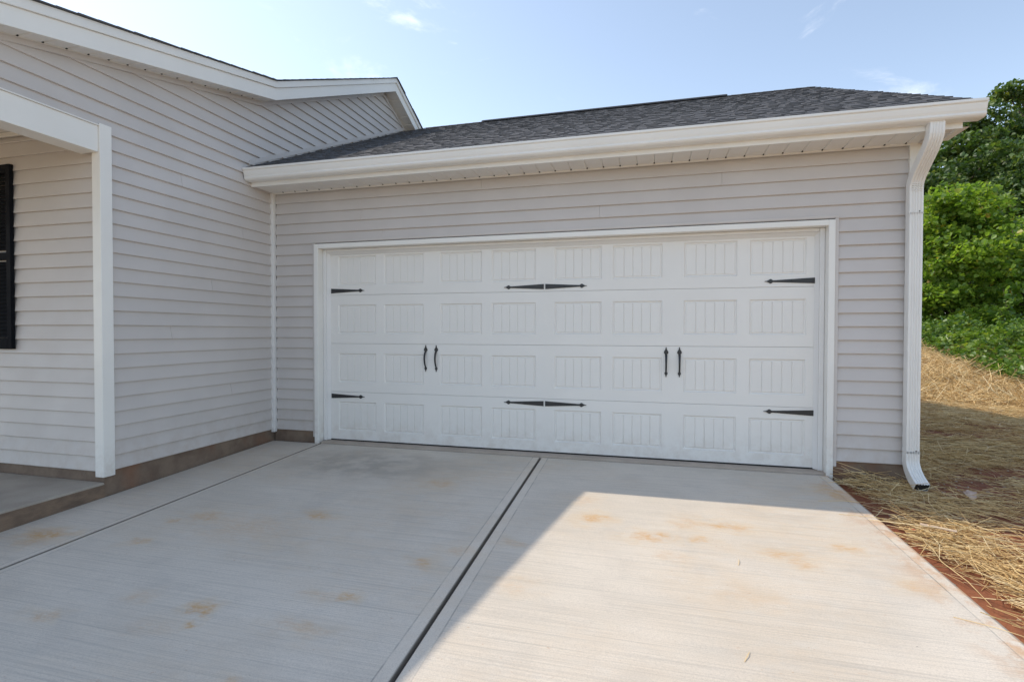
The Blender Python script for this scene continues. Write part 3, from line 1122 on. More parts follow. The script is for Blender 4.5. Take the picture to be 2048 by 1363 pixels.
def spout_ring(cy, cz, ay):
    """section with fluted front; ay = tilt of the axis in the y-z plane (0 = vertical)"""
    fl = [(-DW / 2, 0.003), (-DW / 2 + 0.003, 0.0)]
    for xc_ in (-0.027, -0.009, 0.009, 0.027):
        fl += [(xc_ - 0.006, 0.0), (xc_ - 0.002, 0.006), (xc_ + 0.002, 0.006), (xc_ + 0.006, 0.0)]
    fl += [(DW / 2 - 0.003, 0.0), (DW / 2, 0.003)]
    pts = [(x_, -DD / 2 + d_) for x_, d_ in fl] + [(DW / 2, DD / 2), (-DW / 2, DD / 2)]
    return [(DXC + x_, cy + d_ * math.cos(ay), cz + d_ * math.sin(ay)) for x_, d_ in pts]


def spout(path, name, parent, sc_=1.0):
    rings = [spout_ring(*p_) for p_ in path]
    n = len(rings[0])
    vs = [v for r in rings for v in r]
    fs = []
    for i_ in range(len(rings) - 1):
        for k_ in range(n):
            m_ = (k_ + 1) % n
            fs.append((i_ * n + k_, i_ * n + m_, (i_ + 1) * n + m_, (i_ + 1) * n + k_))
    m_ = MB().add(vs, fs)
    if sc_ != 1.0:
        m_.v = [(DXC + (x_ - DXC) * sc_, y_, z_) for x_, y_, z_ in m_.v]
    return m_.build(name, M['alu'], parent)


ds = empty('downspout')
ds.parent = house
YW = -0.062
spout([(YW, 2.16, 0), (YW, 0.22, 0)], 'pipe', ds)
up_path = [(-0.372, 2.790, 0.0)]
nup = 16
for j in range(nup + 1):
    t = j / nup
    z_ = 2.715 - (2.715 - 2.365) * t
    w_ = t * t * (3 - 2 * t)
    dy_ = 0.310 * 6 * t * (1 - t) / (2.715 - 2.365)
    up_path.append((-0.372 + 0.310 * w_, z_, math.atan(dy_) * 0.92))
up_path.append((YW, 2.150, 0))
spout(up_path, 'elbow', ds, 1.03)
lo_path = [(YW, 0.235, 0)]
for j in range(8):
    t = j / 7
    lo_path.append((YW - 0.10 * t * t, 0.165 - 0.135 * t, -0.95 * t))
lo_path.append((YW - 0.185, -0.012, -0.95))
spout(lo_path, 'elbow', ds, 1.03)
MB().add([(x_, y_ + 0.004, z_ + 0.004) for x_, y_, z_ in spout_ring(*lo_path[-1])], [tuple(range(len(spout_ring(0, 0, 0))))]).build('outlet_shade', M['rubber_and_shade'], ds)  # dark cap standing in for the shade inside the open pipe end
for zz in (2.155, 0.228):
    MB().box(DXC - DW / 2 - 0.0025, DXC + DW / 2 + 0.0025, YW - DD / 2 - 0.0025, YW + DD / 2 + 0.002, zz - 0.0015, zz + 0.0015).build('band', M['corner'], ds)
    MB().tube([(DXC + 0.02, YW - DD / 2 - 0.004, zz + 0.014), (DXC + 0.02, YW - DD / 2 + 0.01, zz + 0.014)], 0.0045).build('screw', M['black'], ds)
# crimps pressed into the elbows
crm = MB()
for j in range(5):
    zz = 2.392 - j * 0.0145
    yy_ = -0.1075 + j * 0.0022
    crm.box(DXC - 0.040, DXC + 0.040, yy_ - 0.0035, yy_ + 0.014, zz - 0.003, zz + 0.003)
crm.build('crimp', M['alu'], ds, bevel=0.0012)

# --- garage roof
deck = MB()
dz_ = 0.013
deck.prism_x([(-0.335, zg(-0.335) - dz_), (RY, zg(RY) - dz_), (2 * RY + 0.335, zg(-0.335) - dz_), (2 * RY + 0.335, zg(-0.335) - 0.10), (RY, zg(RY) - 0.12), (-0.335, zg(-0.335) - 0.06)], 0.003, XE - 0.006)
groof = deck.build('garage_roof', M['sheath'], house)


def courses(p0, p1, x0, x1, expo=0.143, tabs=True, seed=3, edge_jit=0.0):
    """laminated shingles laid in courses from p0 to p1 (y,z), one joined mesh"""
    rnd = random.Random(seed)
    p0, p1 = Vector(p0), Vector(p1)
    L_ = (p1 - p0).length
    d = (p1 - p0) / L_
    n_ = Vector((-d.y, d.x))
    if n_.y < 0:
        n_ = -n_
    m_ = MB()

    def wedge(xa, xb, s0, s1, t0, t1, base=0.0):
        A = p0 + d * s0
        B = p0 + d * s1
        c = []
        for (q, lo_, hi_) in ((A, base, t0), (B, base - 0.001, t1)):
            c.append((q + n_ * lo_, q + n_ * hi_))
        (a0, a1), (b0, b1) = c
        m_.hexa([(xa, a0.x, a0.y), (xb, a0.x, a0.y), (xb, b0.x, b0.y), (xa, b0.x, b0.y), (xa, a1.x, a1.y), (xb, a1.x, a1.y), (xb, b1.x, b1.y), (xa, b1.x, b1.y)])
    s = -0.012
    while s < L_ - 0.02:
        s1 = min(s + expo * 1.9, L_)
        ej = rnd.uniform(0, edge_jit)
        x = x0
        while x < x1 + ej - 0.01:
            w = min(0.99 + rnd.uniform(-0.01, 0.01), x1 + ej - x)
            wedge(x, x + w - 0.002, s, s1, 0.0105 + rnd.uniform(-.0008, .0012), 0.004)
            x += w
        if tabs:
            x = x0 + rnd.uniform(0, 0.2)
            while x < x1 - 0.05:
                w = rnd.uniform(0.06, 0.20)
                xb = min(x + w, x1)
                wedge(x, xb, s - 0.001, s + expo * 1.02, 0.0150 + rnd.uniform(-.001, .002), 0.0090, 0.003)
                x = xb + rnd.uniform(0.03, 0.14)
        s += expo
    return m_


r1 = courses((-0.405, zg(-0.405) - dz_), (RY, zg(RY) - dz_), 0.012, XE + 0.012, seed=5, edge_jit=0.008)
o = r1.build('shingles', M['shingle'], groof)
o['kind'] = 'stuff'
r2 = courses((2 * RY + 0.405, zg(-0.405) - dz_), (RY, zg(RY) - dz_), 0.012, XE + 0.012, tabs=False, seed=6)
o = r2.build('shingles', M['shingle'], groof)
o['kind'] = 'stuff'
# ridge: caps and a raised vent in the middle
rz = zg(RY)
rc = MB()
x = 0.30
while x < XE:
    xb = min(x + 0.30, XE + 0.012)
    rc.add([(x, RY - 0.13, rz - 0.052), (xb, RY - 0.13, rz - 0.056), (xb, RY, rz + 0.005), (x, RY, rz + 0.011), (xb, RY + 0.13, rz - 0.056), (x, RY + 0.13, rz - 0.052)],
           [(0, 1, 2, 3), (3, 2, 4, 5)])
    x += 0.145
rc.build('ridge_cap', M['shingle'], groof)
MB().prism_x([(RY - 0.13, rz - 0.045), (RY - 0.13, rz - 0.028), (RY, rz + 0.032), (RY + 0.13, rz - 0.028), (RY + 0.13, rz - 0.045), (RY, rz + 0.012)], 1.36, 5.16).build('ridge_vent', M['shingle'], groof)
# right-hand rake of the garage
rk = MB()
rk.ribbon([(-0.30, zg(-0.30)), (RY, zg(RY)), (2 * RY + 0.30, zg(-0.30))], -0.165, -0.016, XE - 0.022, XE - 0.004)
rk.ribbon([(-0.33, zg(-0.33)), (RY, zg(RY)), (2 * RY + 0.33, zg(-0.33))], -0.07, -0.018, XE - 0.003, XE + 0.006)
rk.build('rake_fascia', M['trim'], house)
MB().ribbon([(-0.30, zg(-0.30)), (RY, zg(RY)), (2 * RY + 0.30, zg(-0.30))], -0.150, -0.135, 6.20, XE - 0.022).build('rake_soffit', M['soffit'], house)
MB().prism_x([(-0.311, 2.724), (0.10, 2.724), (0.10, 2.96), (-0.311, 2.83)], XE - 0.024, XE - 0.006).build('eave_return', M['alu'], house)
MB().box(6.2125, XE - 0.025, -0.015, 0.10, 2.726, 2.74).build('return_soffit', M['soffit'], house)

# --- main roof over the gable and the porch
XO = 0.185
YF = -3.98
mr = MB()
dzs = 0.195
mr.prism_x([(YF, zs(YF) + dzs), (KY, KZ + dzs), (PY, PZ + dzs), (7.3, zs(7.3) + dzs), (7.3, zs(7.3) + 0.08), (PY, PZ + 0.08), (KY, KZ + 0.08), (YF, zs(YF) + 0.08)], -7.3, XO - 0.012)
mroof = mr.build('main_roof', M['sheath'], house)
s1_ = courses((YF - 0.03, zs(YF) - 0.007 + dzs), (KY, KZ + dzs), -7.3, XO + 0.032, tabs=False, seed=8, edge_jit=0.012)
s2_ = courses((KY - 0.02, KZ - 0.009 + dzs + 0.004), (PY, PZ + dzs), -7.3, XO + 0.032, tabs=False, seed=9, edge_jit=0.012)
s3_ = courses((7.35, zs(7.35) + dzs), (PY, PZ + dzs), -7.3, XO + 0.032, tabs=False, seed=10, edge_jit=0.012)
for m_ in (s1_, s2_, s3_):
    o = m_.build('shingles', M['shingle'], mroof)
    o['kind'] = 'stuff'
MB().prism_x([(PY - 0.14, PZ + dzs - 0.052), (PY, PZ + dzs + 0.018), (PY + 0.14, PZ + dzs - 0.052), (PY, PZ + dzs + 0.004)], -7.2, XO + 0.03).build('ridge_cap', M['shingle'], mroof)
rake_line = [(YF, zs(YF)), (KY, KZ), (PY, PZ), (3.75, zs(3.75))]
mf = MB().ribbon(rake_line, -0.008, 0.122, XO - 0.016, XO).build('rake_fascia', M['trim'], house, bevel=0.002)
MB().ribbon(rake_line, 0.123, 0.193, XO - 0.016, XO + 0.018).build('rake_drip_trim', M['trim'], house, bevel=0.003)
msoff = MB().ribbon([(YF + 0.1, zs(YF + 0.1)), (KY, KZ), (PY, PZ), (3.6, zs(3.6))], -0.006, 0.016, -0.018, 0.013).build('soffit_channel', M['soffit'], house)


def rake_panel(y0, w):
    m_ = MB()
    y1 = y0 + w
    pf = [(y0, 0.014), (y0 + 0.007, 0.0), (y1 - 0.014, 0.0), (y1 - 0.002, 0.014)]
    vs, fs = [], []
    for xx in (0.0135, XO - 0.017):
        for (y, dz0) in pf:
            vs.append((xx, y, zs(y) + dz0))
        for (y, dz0) in pf:
            vs.append((xx, y, zs(y) + dz0 + 0.004))
    for j in range(3):
        fs.append((j, j + 1, 8 + j + 1, 8 + j))
        fs.append((4 + j, 12 + j, 12 + j + 1, 4 + j + 1))
    fs += [(0, 4, 5, 1), (1, 5, 6, 2), (2, 6, 7, 3), (8, 9, 13, 12), (9, 10, 14, 13), (10, 11, 15, 14)]
    return m_.add(vs, fs).build('soffit_panel', M['soffit'], msoff)


y = KY - SPW
vent = MB().box(0.0, 0.009, -0.0055, 0.0055, 0, 0.012).mesh('soffit_gap_shade')  # black block, painted shade for the gaps along the rake soffit
while y > YF:
    rake_panel(y, SPW)
    link('soffit_gap_shade', vent, M['rubber_and_shade'], msoff, (0.0136, y, zs(y) - 0.0015))
    y -= SPW
y = KY
while y < PY - SPW:
    rake_panel(y, SPW)
    y += SPW
rake_panel(y, PY - y)
y = PY
while y < 3.5:
    rake_panel(y, SPW)
    y += SPW

# --- porch: beam, ceiling, post
MB().box(-0.165, 0.008, -3.86, -1.926, 2.566, 2.764).build('porch_beam', M['trim'], house, bevel=0.003)
pbt = MB()
pbt.box(-0.10, 0.020, -3.86, -1.926, 2.765, 2.774)
pbt.build('beam_cap', M['soffit'], house)
MB().box(-0.016, 0.004, -3.86, -1.834, 2.775, 2.800).build('siding_channel', M['siding_y'], house)
ceil = MB().box(-7.0, -0.166, -3.86, -1.902, 2.812, 2.83).build('porch_ceiling', M['white_inside'], house)
MB().box(-7.0, -0.166, -1.925, -1.903, 2.775, 2.811).build('ceiling_trim', M['white_inside'], house, bevel=0.004)
MB().box(-7.0, 0.008, -3.98, -3.865, 2.60, 2.775).build('porch_front_beam', M['trim'], house)
po = MB()
po.box(-0.155, -0.005, -3.95, -3.80, 0.013, 2.565)
po.box(-0.175, 0.012, -3.97, -3.78, 0.012, 0.16)
po.build('porch_post', M['trim'], house, bevel=0.004)

# --- window with louvred shutter on the porch wall
SX1, SZ0, SZ1 = -0.932, 1.052, 2.552
SWD = 0.38
fy0, fy1 = -1.932, -1.902
shf = MB()
shf.box(SX1 - 0.048, SX1, fy0, fy1, SZ0, SZ1)
shf.box(SX1 - SWD, SX1 - SWD + 0.048, fy0, fy1, SZ0, SZ1)
for za, zb in ((SZ0, SZ0 + 0.09), (SZ1 - 0.07, SZ1), (1.78, 1.84)):
    shf.box(SX1 - SWD + 0.049, SX1 - 0.049, fy0 + 0.001, fy1, za, zb)
shut = shf.build('shutter', M['shutter'], house, bevel=0.003)
lv_me = MB().hexa([(0, 0.012, 0), (SWD - 0.098, 0.012, 0), (SWD - 0.098, 0.018, -0.004), (0, 0.018, -0.004), (0, 0.026, 0.034), (SWD - 0.098, 0.026, 0.034), (SWD - 0.098, 0.030, 0.030), (0, 0.030, 0.030)])
lv_me.v = [(x, 0.030 - (y - 0.006), z) for x, y, z in lv_me.v]
lv_me = MB().hexa([(0, 0.004, 0.0), (SWD - 0.098, 0.004, 0.0), (SWD - 0.098, 0.008, -0.002), (0, 0.008, -0.002), (0, 0.022, 0.032), (SWD - 0.098, 0.022, 0.032), (SWD - 0.098, 0.026, 0.030), (0, 0.026, 0.030)]).mesh('louvre')
z = SZ0 + 0.094
while z < SZ1 - 0.10:
    if not (1.74 < z < 1.845):
        link('louvre', lv_me, M['shutter'], shut, (SX1 - SWD + 0.049, fy0 + 0.002, z))
    z += 0.031
wn = MB()
WX1, WX0 = SX1 - SWD - 0.02, SX1 - SWD - 0.94
wn.box(WX0, WX0 + 0.06, -1.925, -1.89, SZ0, SZ1)
wn.box(WX1 - 0.06, WX1, -1.925, -1.89, SZ0, SZ1)
for za in (SZ0, 1.77, SZ1 - 0.06):
    wn.box(WX0 + 0.061, WX1 - 0.061, -1.924, -1.89, za, za + 0.06)
win = wn.build('window', M['trim'], house)
MB().box(WX0 + 0.05, WX1 - 0.05, -1.905, -1.90, SZ0 + 0.03, SZ1 - 0.03).build('pane', M['glass'], win)


# ------------------------------------------------------------------ straw mulch
def straw_mesh(n, px, py, pz, ang, length, width, tilt, bend):
    """3-sided stalks of two segments"""
    dx, dy = np.cos(ang), np.sin(ang)
    ct_, st_ = np.cos(tilt), np.sin(tilt)
    D = np.stack([dx * ct_, dy * ct_, st_], 1)
    Nn = np.stack([-dy, dx, np.zeros(n)], 1)
    U = np.cross(D, Nn)
    C_ = np.stack([px, py, pz], 1)
    out = []
    for t, s in ((-0.5, 0.85), (0.0, 1.0), (0.5, 0.6)):
        ctr = C_ + D * (length * t)[:, None] + (Nn * bend[:, None] - np.abs(bend)[:, None] * 0.3 * np.array([0, 0, 1.])) * ((4 * t * t) * length)[:, None]
        for k_ in range(3):
            an = 2 * math.pi * k_ / 3
            out.append(ctr + Nn * (width * s * math.cos(an))[:, None] + U * (width * s * math.sin(an))[:, None])
    Vv = np.stack(out, 1)  # n,9,3
    base = np.arange(n)[:, None] * 9
    quads = []
    for r in range(2):
        for k_ in range(3):
            m_ = (k_ + 1) % 3
            quads.append(np.stack([base[:, 0] + 3 * r + k_, base[:, 0] + 3 * r + m_, base[:, 0] + 3 * r + 3 + m_, base[:, 0] + 3 * r + 3 + k_], 1))
    return Vv.reshape(-1, 3), np.stack(quads, 1).reshape(-1, 4)


def scatter_straw(n, xr, yr, dens, lr, wr, heap, ang0, angsd, tiltsd=0.10):
    X = RNG.uniform(*xr, n)
    Y = RNG.uniform(*yr, n)
    keep = RNG.uniform(0, 1, n) < dens(X, Y)
    X, Y = X[keep], Y[keep]
    n = len(X)
    L_ = RNG.uniform(*lr, n) * (0.6 + 0.4 * RNG.uniform(0, 1, n))
    W_ = RNG.uniform(*wr, n)
    A_ = ang0(X, Y) + RNG.normal(0, 1, n) * angsd
    T_ = RNG.normal(0, tiltsd, n)
    Z_ = terrain_h(X, Y) + 0.004 + np.abs(RNG.normal(0, 1, n)) * heap(X, Y) + np.abs(np.sin(T_)) * L_ * 0.45
    B_ = RNG.normal(0, 0.10, n)
    return straw_mesh(n, X, Y, Z_, A_, L_, W_, T_, B_)


def dens_near(x, y):
    f = fnoise(x, y, 2.3, 4.0) + 0.5 * fnoise(x, y, 6.1, 9.0)
    d = np.clip(0.52 + 0.9 * f, 0.05, 1.0)
    edge = x - (5.565 - 0.024 * y)
    d = d * np.clip((edge - 0.045 + 0.13 * fnoise(x, y, 3.3, 6.0)) / 0.17, 0.05, 1)
    bare = np.exp(-(((x - 6.75) / 0.35) ** 2 + ((y - 0.15) / 0.45) ** 2)) + 0.8 * np.exp(-(((x - 6.45) / 0.35) ** 2 + ((y + 0.75) / 0.22) ** 2))
    d = d * np.clip(1 - bare, 0.05, 1)
    inwall = (x < 6.22) & (y > 0.0)
    return np.where(inwall | (edge < -0.01), 0, d)


parts = []
flow = lambda x, y: -0.62 + 0.55 * fnoise(x, y, 1.1, 2.0) + 0.3 * fnoise(x, y, 3.0, 7.0)
parts.append(scatter_straw(34000, (5.6, 8.3), (-4.2, 1.6), dens_near, (0.07, 0.46), (0.0011, 0.0031), lambda x, y: 0.022 + 0.035 * np.clip(fnoise(x, y, 2.3, 4.0), 0, 1), flow, 0.62, 0.17))


def dens_mid(x, y):
    f = fnoise(x, y, 1.5, 3.0) + 0.5 * fnoise(x, y, 4.1, 8.0)
    d = np.clip(0.72 + 0.75 * f, 0.12, 1.0)
    return np.where((x < 6.24) & (y < 7.1), 0, d)


parts.append(scatter_straw(34000, (6.2, 11.6), (1.2, 8.0), dens_mid, (0.10, 0.5), (0.0018, 0.0042), lambda x, y: 0.024 + 0 * x, lambda x, y: -0.35 + 0.8 * fnoise(x, y, 0.9, 2.0), 0.6))


def dens_bank(x, y):
    q = y + 0.6 * (x - 11)
    d = np.clip((q - 5.4) / 0.8, 0, 1)
    ivy = x + 0.085 * y
    top = np.clip((12.42 + 0.3 * fnoise(x, y, 2.0, 4.0) - ivy) / 0.4, 0.0, 1)
    berm = np.clip((12.2 - q) / 1.0, 0.12, 1)
    f = fnoise(x, y, 2.0, 5.0)
    return d * top * berm * np.clip(0.8 + 0.5 * f, 0.25, 1)


parts.append(scatter_straw(36000, (8.4, 13.5), (4.4, 15.0), dens_bank, (0.22, 0.75), (0.0035, 0.0070), lambda x, y: 0.05 + 0.07 * np.clip(fnoise(x, y, 2.0, 5.0), 0, 1), lambda x, y: 0.2 + 1.2 * fnoise(x, y, 1.3, 2.0), 0.9, 0.38))
off = 0
VV, FF = [], []
for v_, f_ in parts:
    VV.append(v_)
    FF.append(f_ + off)
    off += len(v_)
st = np_mesh('straw', np.concatenate(VV), np.concatenate(FF), M['straw'])
tag(st, kind='stuff', label='loose golden straw mulch spread over the red clay beside the driveway', category='straw')

# single stalks lying on the concrete
STK = [((5.44, -2.205), (5.70, -2.34), 'long straw stalk lying across the lower right edge of the driveway'),
       ((5.30, -0.705), (5.62, -0.66), 'straw stalk poking onto the shaded driveway corner near the downspout'),
       ((5.36, -0.955), (5.72, -1.00), 'straw stalk crossing the shadow line at the driveway edge'),
       ((4.575, -1.91), (4.585, -1.84), 'short straw bit on the sunlit driveway in front of the right door half'),
       ((4.47, -2.77), (4.50, -2.70), 'short pale straw bit on the sunlit driveway nearest the camera')]
for (p0, p1, lab) in STK:
    mm = MB().tube([(p0[0], p0[1], ydrive(p0[1]) + 0.002), ((p0[0] + p1[0]) / 2 + 0.004, (p0[1] + p1[1]) / 2 + 0.006, ydrive((p0[1] + p1[1]) / 2) + 0.007), (p1[0], p1[1], ydrive(p1[1]) + 0.003)], [0.0013, 0.0016, 0.0010], 6)
    o = mm.build('straw_stalk', M['straw'])
    tag(o, label=lab, category='straw', group='single straw stalks on the concrete')

# litter in the clay
def ground_z(x, y):
    return float(terrain_h(np.array([x]), np.array([y]))[0])


lfz = ground_z(6.42, -0.36) + 0.035
lf = MB()
pts = [(0, 0), (0.035, 0.018), (0.06, 0.06), (0.045, 0.075), (0.05, 0.115), (0.015, 0.095), (0.0, 0.145), (-0.02, 0.095), (-0.055, 0.10), (-0.045, 0.065), (-0.055, 0.03)]
lf.add([(x, y, 0.018 * abs(x) / 0.05 + 0.02 * math.sin(y * 30)) for x, y in pts] + [(0, 0.06, 0)], [(i, (i + 1) % 11, 11) for i in range(11)])
o = lf.build('dry_leaf', M['dry_leaf'])
o.location = (6.42, -0.38, lfz)
o.rotation_euler = (0.45, 0.1, 0.35)
sm = o.modifiers.new('solid', 'SOLIDIFY')
sm.thickness = 0.001
tag(o, label='curled pale dry leaf on the straw just right of the downspout', category='leaf')
o = MB().box(-0.09, 0.09, -0.013, 0.013, -0.003, 0.003).build('wood_strip', M['lath'], bevel=0.001)
o.location = (5.84, -1.18, ground_z(5.84, -1.18) + 0.105)
o.rotation_euler = (0.05, 0.03, -0.42)
tag(o, label='thin pale wood strip lying in the straw beside the driveway edge', category='wood strip')
o = MB().add([(-0.012, -0.008, 0), (0.014, -0.006, 0), (0.010, 0.010, 0.002), (-0.009, 0.009, 0.001), (-0.010, -0.006, 0.008), (0.011, -0.004, 0.010), (0.008, 0.008, 0.009), (-0.007, 0.007, 0.007)],
             [(0, 3, 2, 1), (4, 5, 6, 7), (0, 1, 5, 4), (1, 2, 6, 5), (2, 3, 7, 6), (3, 0, 4, 7)]).build('plastic_scrap', M['red'], bevel=0.002)
o.location = (5.735, -1.115, ground_z(5.735, -1.115) + 0.050)
tag(o, label='tiny bright red plastic scrap on the clay by the driveway edge', category='scrap')
# pebbles and clods
PV, PF = [], []
rnd = random.Random(21)
base_pts = [(math.cos(a_) * math.cos(b_), math.sin(a_) * math.cos(b_), math.sin(b_)) for b_ in (-0.9, 0, 0.9) for a_ in [k_ * math.pi / 3 for k_ in range(6)]]
pm = MB()
for _ in range(420):
    x = rnd.uniform(5.62, 7.4)
    y = rnd.uniform(-3.5, 1.0)
    if x < 5.60 - 0.024 * y or (x < 6.25 and y > -0.02):
        continue
    r = rnd.uniform(0.004, 0.013) * (1.8 if rnd.random() < 0.1 else 1)
    z = ground_z(x, y)
    vs = [(x + r * px * rnd.uniform(0.7, 1.3), y + r * py * rnd.uniform(0.7, 1.3), z + r * 0.3 + r * 0.7 * pz) for px, py, pz in base_pts]
    fs = [(r_ * 6 + k_, r_ * 6 + (k_ + 1) % 6, r_ * 6 + 6 + (k_ + 1) % 6, r_ * 6 + 6 + k_) for r_ in range(2) for k_ in range(6)] + [tuple(range(12, 18)), tuple(range(5, -1, -1))]
    pm.add(vs, fs)
o = pm.build('pebbles', M['pebble'])
tag(o, kind='stuff', label='small clay clods and pebbles strewn along the driveway edge', category='pebbles')


# ------------------------------------------------------------------ vegetation
def leaves(C_, size, up_bias=0.5, droop=0.0, shape='oval', rs=None):
    """folded leaves at centres C_; returns V, F (triangles)"""
    n = len(C_)
    rs = rs or RNG
    D = rs.normal(0, 1, (n, 3))
    D[:, 2] = D[:, 2] * 0.5 - droop
    D /= np.linalg.norm(D, axis=1)[:, None]
    Nn = rs.normal(0, 1, (n, 3)) * (1 - up_bias)
    Nn[:, 2] += up_bias * 1.3
    Sd = np.cross(Nn, D)
    Sd /= (np.linalg.norm(Sd, axis=1)[:, None] + 1e-6)
    Nn = np.cross(D, Sd)
    s = size * rs.uniform(0.45, 1.35, n)
    s = s[:, None]
    w = 0.36 if shape == 'oval' else 0.48
    fold = 0.14
    b = C_ - D * s * 0.5
    tip = C_ + D * s * 0.5 - Nn * s * 0.10
    l1 = C_ - D * s * (0.12 if shape == 'oval' else 0.2) + Sd * s * w + Nn * s * fold
    r1 = C_ - D * s * (0.12 if shape == 'oval' else 0.2) - Sd * s * w + Nn * s * fold
    l2 = C_ + D * s * 0.2 + Sd * s * w * 0.72 + Nn * s * fold * 0.5
    r2_ = C_ + D * s * 0.2 - Sd * s * w * 0.72 + Nn * s * fold * 0.5
    Vv = np.stack([b, l1, l2, tip, r2_, r1], 1).reshape(-1, 3)
    k = np.arange(n) * 6
    Ff = np.concatenate([np.stack([k, k + 3, k + 2, k + 1], 1), np.stack([k, k + 5, k + 4, k + 3], 1)], 0)
    return Vv, Ff


def make_tree(name, base, height, crown_c, crown_r, nclust, nleaf, leaf, mat, label, cat, group, trunk_r=0.16, shape='oval', clust=(0.55, 0.3), seed=1, shell=0.45, up=0.45):
    rs = np.random.default_rng(seed)
    root = empty(name, base, label=label, category=cat)
    if group:
        root['group'] = group
    c0 = np.array(crown_c) - np.array(base)
    R_ = np.array(crown_r)
    # cluster centres: through the crown's outer part, uneven outline
    P_ = rs.normal(0, 1, (nclust, 3))
    P_ /= np.linalg.norm(P_, axis=1)[:, None]
    bump = 1 + 0.16 * np.sin(P_[:, 0] * 5 + seed) + 0.13 * np.sin(P_[:, 1] * 7 + P_[:, 2] * 4 + seed)
    rad = np.minimum((shell + (1 - shell) * rs.uniform(0, 1, nclust) ** 0.6) * bump, 1.03)
    CC = c0 + P_ * rad[:, None] * R_
    m_ = MB()
    th = c0[2] + R_[2] * 0.45
    tp = [(0, 0, -0.2), (0.08 * trunk_r, 0.1, th * 0.3), (0.25 * rs.normal(), 0.2 * rs.normal(), th * 0.62), (c0[0] * 0.7, c0[1] * 0.7, th)]
    m_.tube(tp, [trunk_r * 1.25, trunk_r, trunk_r * 0.7, trunk_r * 0.22], 10)
    for j in rs.choice(nclust, min(nclust, 46), replace=False):
        e = CC[j]
        hz = max(min(e[2] * 0.62, th * 0.9), th * 0.18)
        t = hz / th
        if t < 0.3:
            a_ = Vector(tp[0]).lerp(Vector(tp[1]), t / 0.3)
        elif t < 0.62:
            a_ = Vector(tp[1]).lerp(Vector(tp[2]), (t - 0.3) / 0.32)
        else:
            a_ = Vector(tp[2]).lerp(Vector(tp[3]), (t - 0.62) / 0.38)
        ev = Vector(e)
        mid = a_.lerp(ev, 0.5) + Vector((rs.normal() * 0.12, rs.normal() * 0.12, 0.12 * (ev - a_).length))
        m_.tube([a_, mid, ev], [trunk_r * 0.34, trunk_r * 0.2, 0.012], 6)
    m_.build('trunk', M['bark'], root, smooth=True)
    per = rs.uniform(0.5, 1.5, nclust)
    per = np.maximum((per / per.sum() * nleaf).astype(int), 6)
    idx = np.repeat(np.arange(nclust), per)
    cs_ = rs.uniform(0.7, 1.35, nclust)[idx]
    G_ = rs.normal(0, 1, (len(idx), 3))
    G_ /= (np.linalg.norm(G_, axis=1)[:, None] ** 0.45 + 1e-6)
    pts_ = CC[idx] + G_ * np.stack([clust[0] * cs_, clust[0] * cs_, clust[1] * cs_], 1) * 0.62
    pts_[:, 2] -= 0.18 * (np.abs(G_[:, 0]) + np.abs(G_[:, 1])) * clust[1]
    Vv, Ff = leaves(pts_, leaf, up, 0.35, shape, rs)
    np_mesh('crown', Vv, Ff, mat, root)
    return root


gz = ground_z
GB = 'tall trees behind the bank'
make_tree('tall_tree', (20.6, 30.0, gz(20.6, 30)), 15, (21.2, 29.5, 8.4), (5.2, 4.6, 5.4), 170, 62000, 0.235, M['leaf_dark'], 'tall dark green tree rising behind the gutter end, against the sky', 'tree', GB, 0.28, seed=3, clust=(1.0, 0.5), shell=0.25)
make_tree('tall_tree', (26.5, 31.0, gz(26.5, 31)), 16, (25.0, 30.5, 8.9), (5.0, 4.6, 5.9), 170, 62000, 0.235, M['leaf_mid'], 'tallest tree at the right border of the picture', 'tree', GB, 0.3, seed=4, clust=(1.0, 0.5), shell=0.25)
make_tree('tall_tree', (16.0, 27.0, gz(16, 27)), 11, (16.2, 26.8, 6.2), (3.6, 3.6, 4.4), 120, 36000, 0.22, M['leaf_dark'], 'dark tree mostly hidden behind the garage corner and downspout', 'tree', GB, 0.22, seed=5, clust=(0.9, 0.45), shell=0.25)
make_tree('tall_tree', (20.0, 23.5, gz(20, 23.5)), 9, (20.0, 23.3, 5.2), (3.2, 3.0, 3.8), 110, 34000, 0.19, M['leaf_dark'], 'dark green tree between the bright small tree and the tall trees', 'tree', GB, 0.2, seed=6, clust=(0.8, 0.42), shell=0.25)
make_tree('small_tree', (14.2, 16.6, gz(14.2, 16.6)), 6, (14.2, 16.5, 3.7), (2.1, 2.0, 2.5), 120, 21000, 0.145, M['leaf_bright'], 'bright sunlit yellow-green small tree right behind the downspout', 'tree', None, 0.09, shape='heart', seed=8, clust=(0.72, 0.27), up=0.60, shell=0.35)
make_tree('small_tree', (17.6, 18.4, gz(17.6, 18.4)), 5, (17.5, 18.3, 3.3), (2.0, 1.9, 2.0), 90, 15000, 0.135, M['leaf_bright'], 'lower leafy small tree at the right border beside the bright one', 'tree', None, 0.08, shape='heart', seed=9, clust=(0.70, 0.26), up=0.60, shell=0.35)

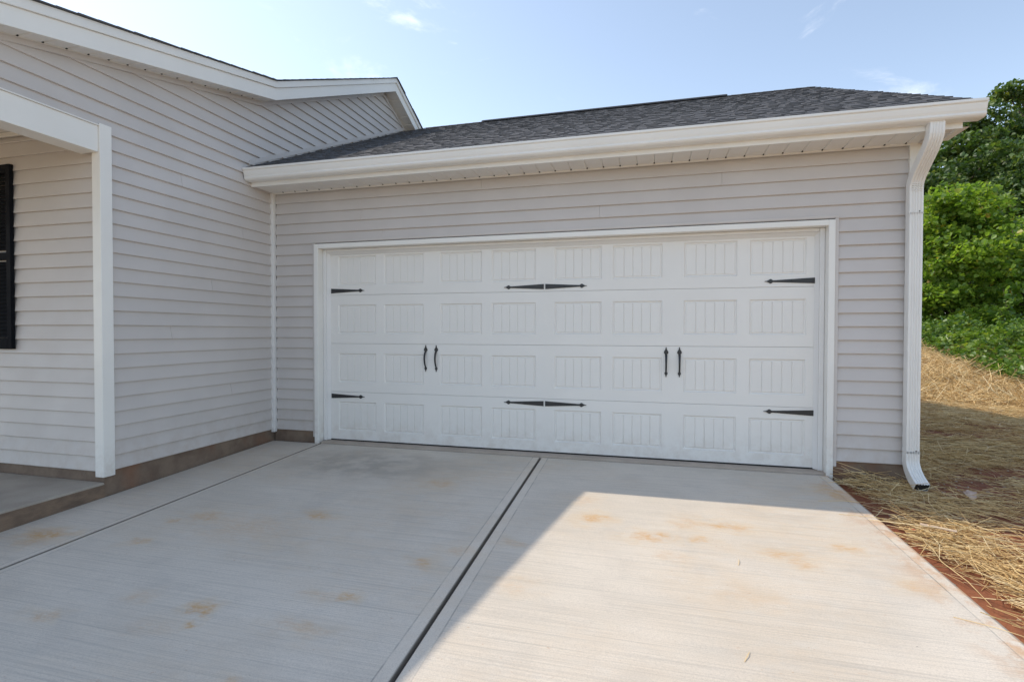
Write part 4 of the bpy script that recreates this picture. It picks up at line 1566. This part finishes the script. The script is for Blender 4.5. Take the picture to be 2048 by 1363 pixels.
# ivy and brambles covering the bank
nI = 85000
X = RNG.uniform(10.6, 21.0, nI)
Y = RNG.uniform(5.5, 24.0, nI)
iv = X + 0.085 * Y + 0.28 * fnoise(X, Y, 1.6, 4.0)
k_ = (iv > 12.15) & (RNG.uniform(0, 1, nI) < np.clip((26 - Y) / 14, 0.25, 1))
X, Y, iv = X[k_], Y[k_], iv[k_]
ramp = np.clip((iv - 12.05) / 1.3, 0, 1)
top = (0.20 + 0.60 * ramp) * (0.75 + 0.45 * fnoise(X, Y, 1.9, 6.0)) + 0.16 * fnoise(X, Y, 4.6, 7.0) * ramp
dep = RNG.uniform(0, 1, len(X)) ** 2.2
Z = terrain_h(X, Y) + np.maximum(top, 0.06) * (1 - 0.75 * dep) + 0.02
V1, F1 = leaves(np.stack([X, Y, Z], 1), 0.105, 0.62, 0.1, 'heart')
o = np_mesh('ground_cover', V1, F1, M['leaf_ivy'])
tag(o, kind='stuff', label='bright green ivy and brambles covering the bank below the trees', category='ivy')

# upright weed above the ivy
wb = Vector((13.25, 11.9, gz(13.25, 11.9) + 0.35))
weed = empty('sapling', wb, label='slim upright sapling with paired narrow leaves standing out of the ivy', category='plant')
stem = MB()
lv = []
for s_ in range(5):
    lean = Vector((random.uniform(-0.22, 0.22), random.uniform(-0.15, 0.15), 1.0))
    hh = random.uniform(0.75, 1.15) if s_ else 1.35
    pts = [Vector((0, 0, -0.35)), lean * (hh * 0.5), lean * hh + Vector((random.uniform(-.1, .1), random.uniform(-.1, .1), 0))]
    stem.tube(pts, [0.010, 0.007, 0.003], 6)
    for q in range(16):
        t = 0.25 + 0.75 * q / 15
        c = lean * (hh * t)
        for sd in (-1, 1):
            a_ = q * 0.9 + s_
            lv.append((c.x + sd * 0.10 * (1.15 - t * 0.6) * math.cos(a_), c.y + sd * 0.10 * (1.15 - t * 0.6) * math.sin(a_), c.z + 0.02))
stem.build('stem', M['bark'], weed)
V2, F2 = leaves(np.array(lv), 0.15, 0.6, 0.1, 'oval')
np_mesh('foliage', V2, F2, M['leaf_ivy'], weed)
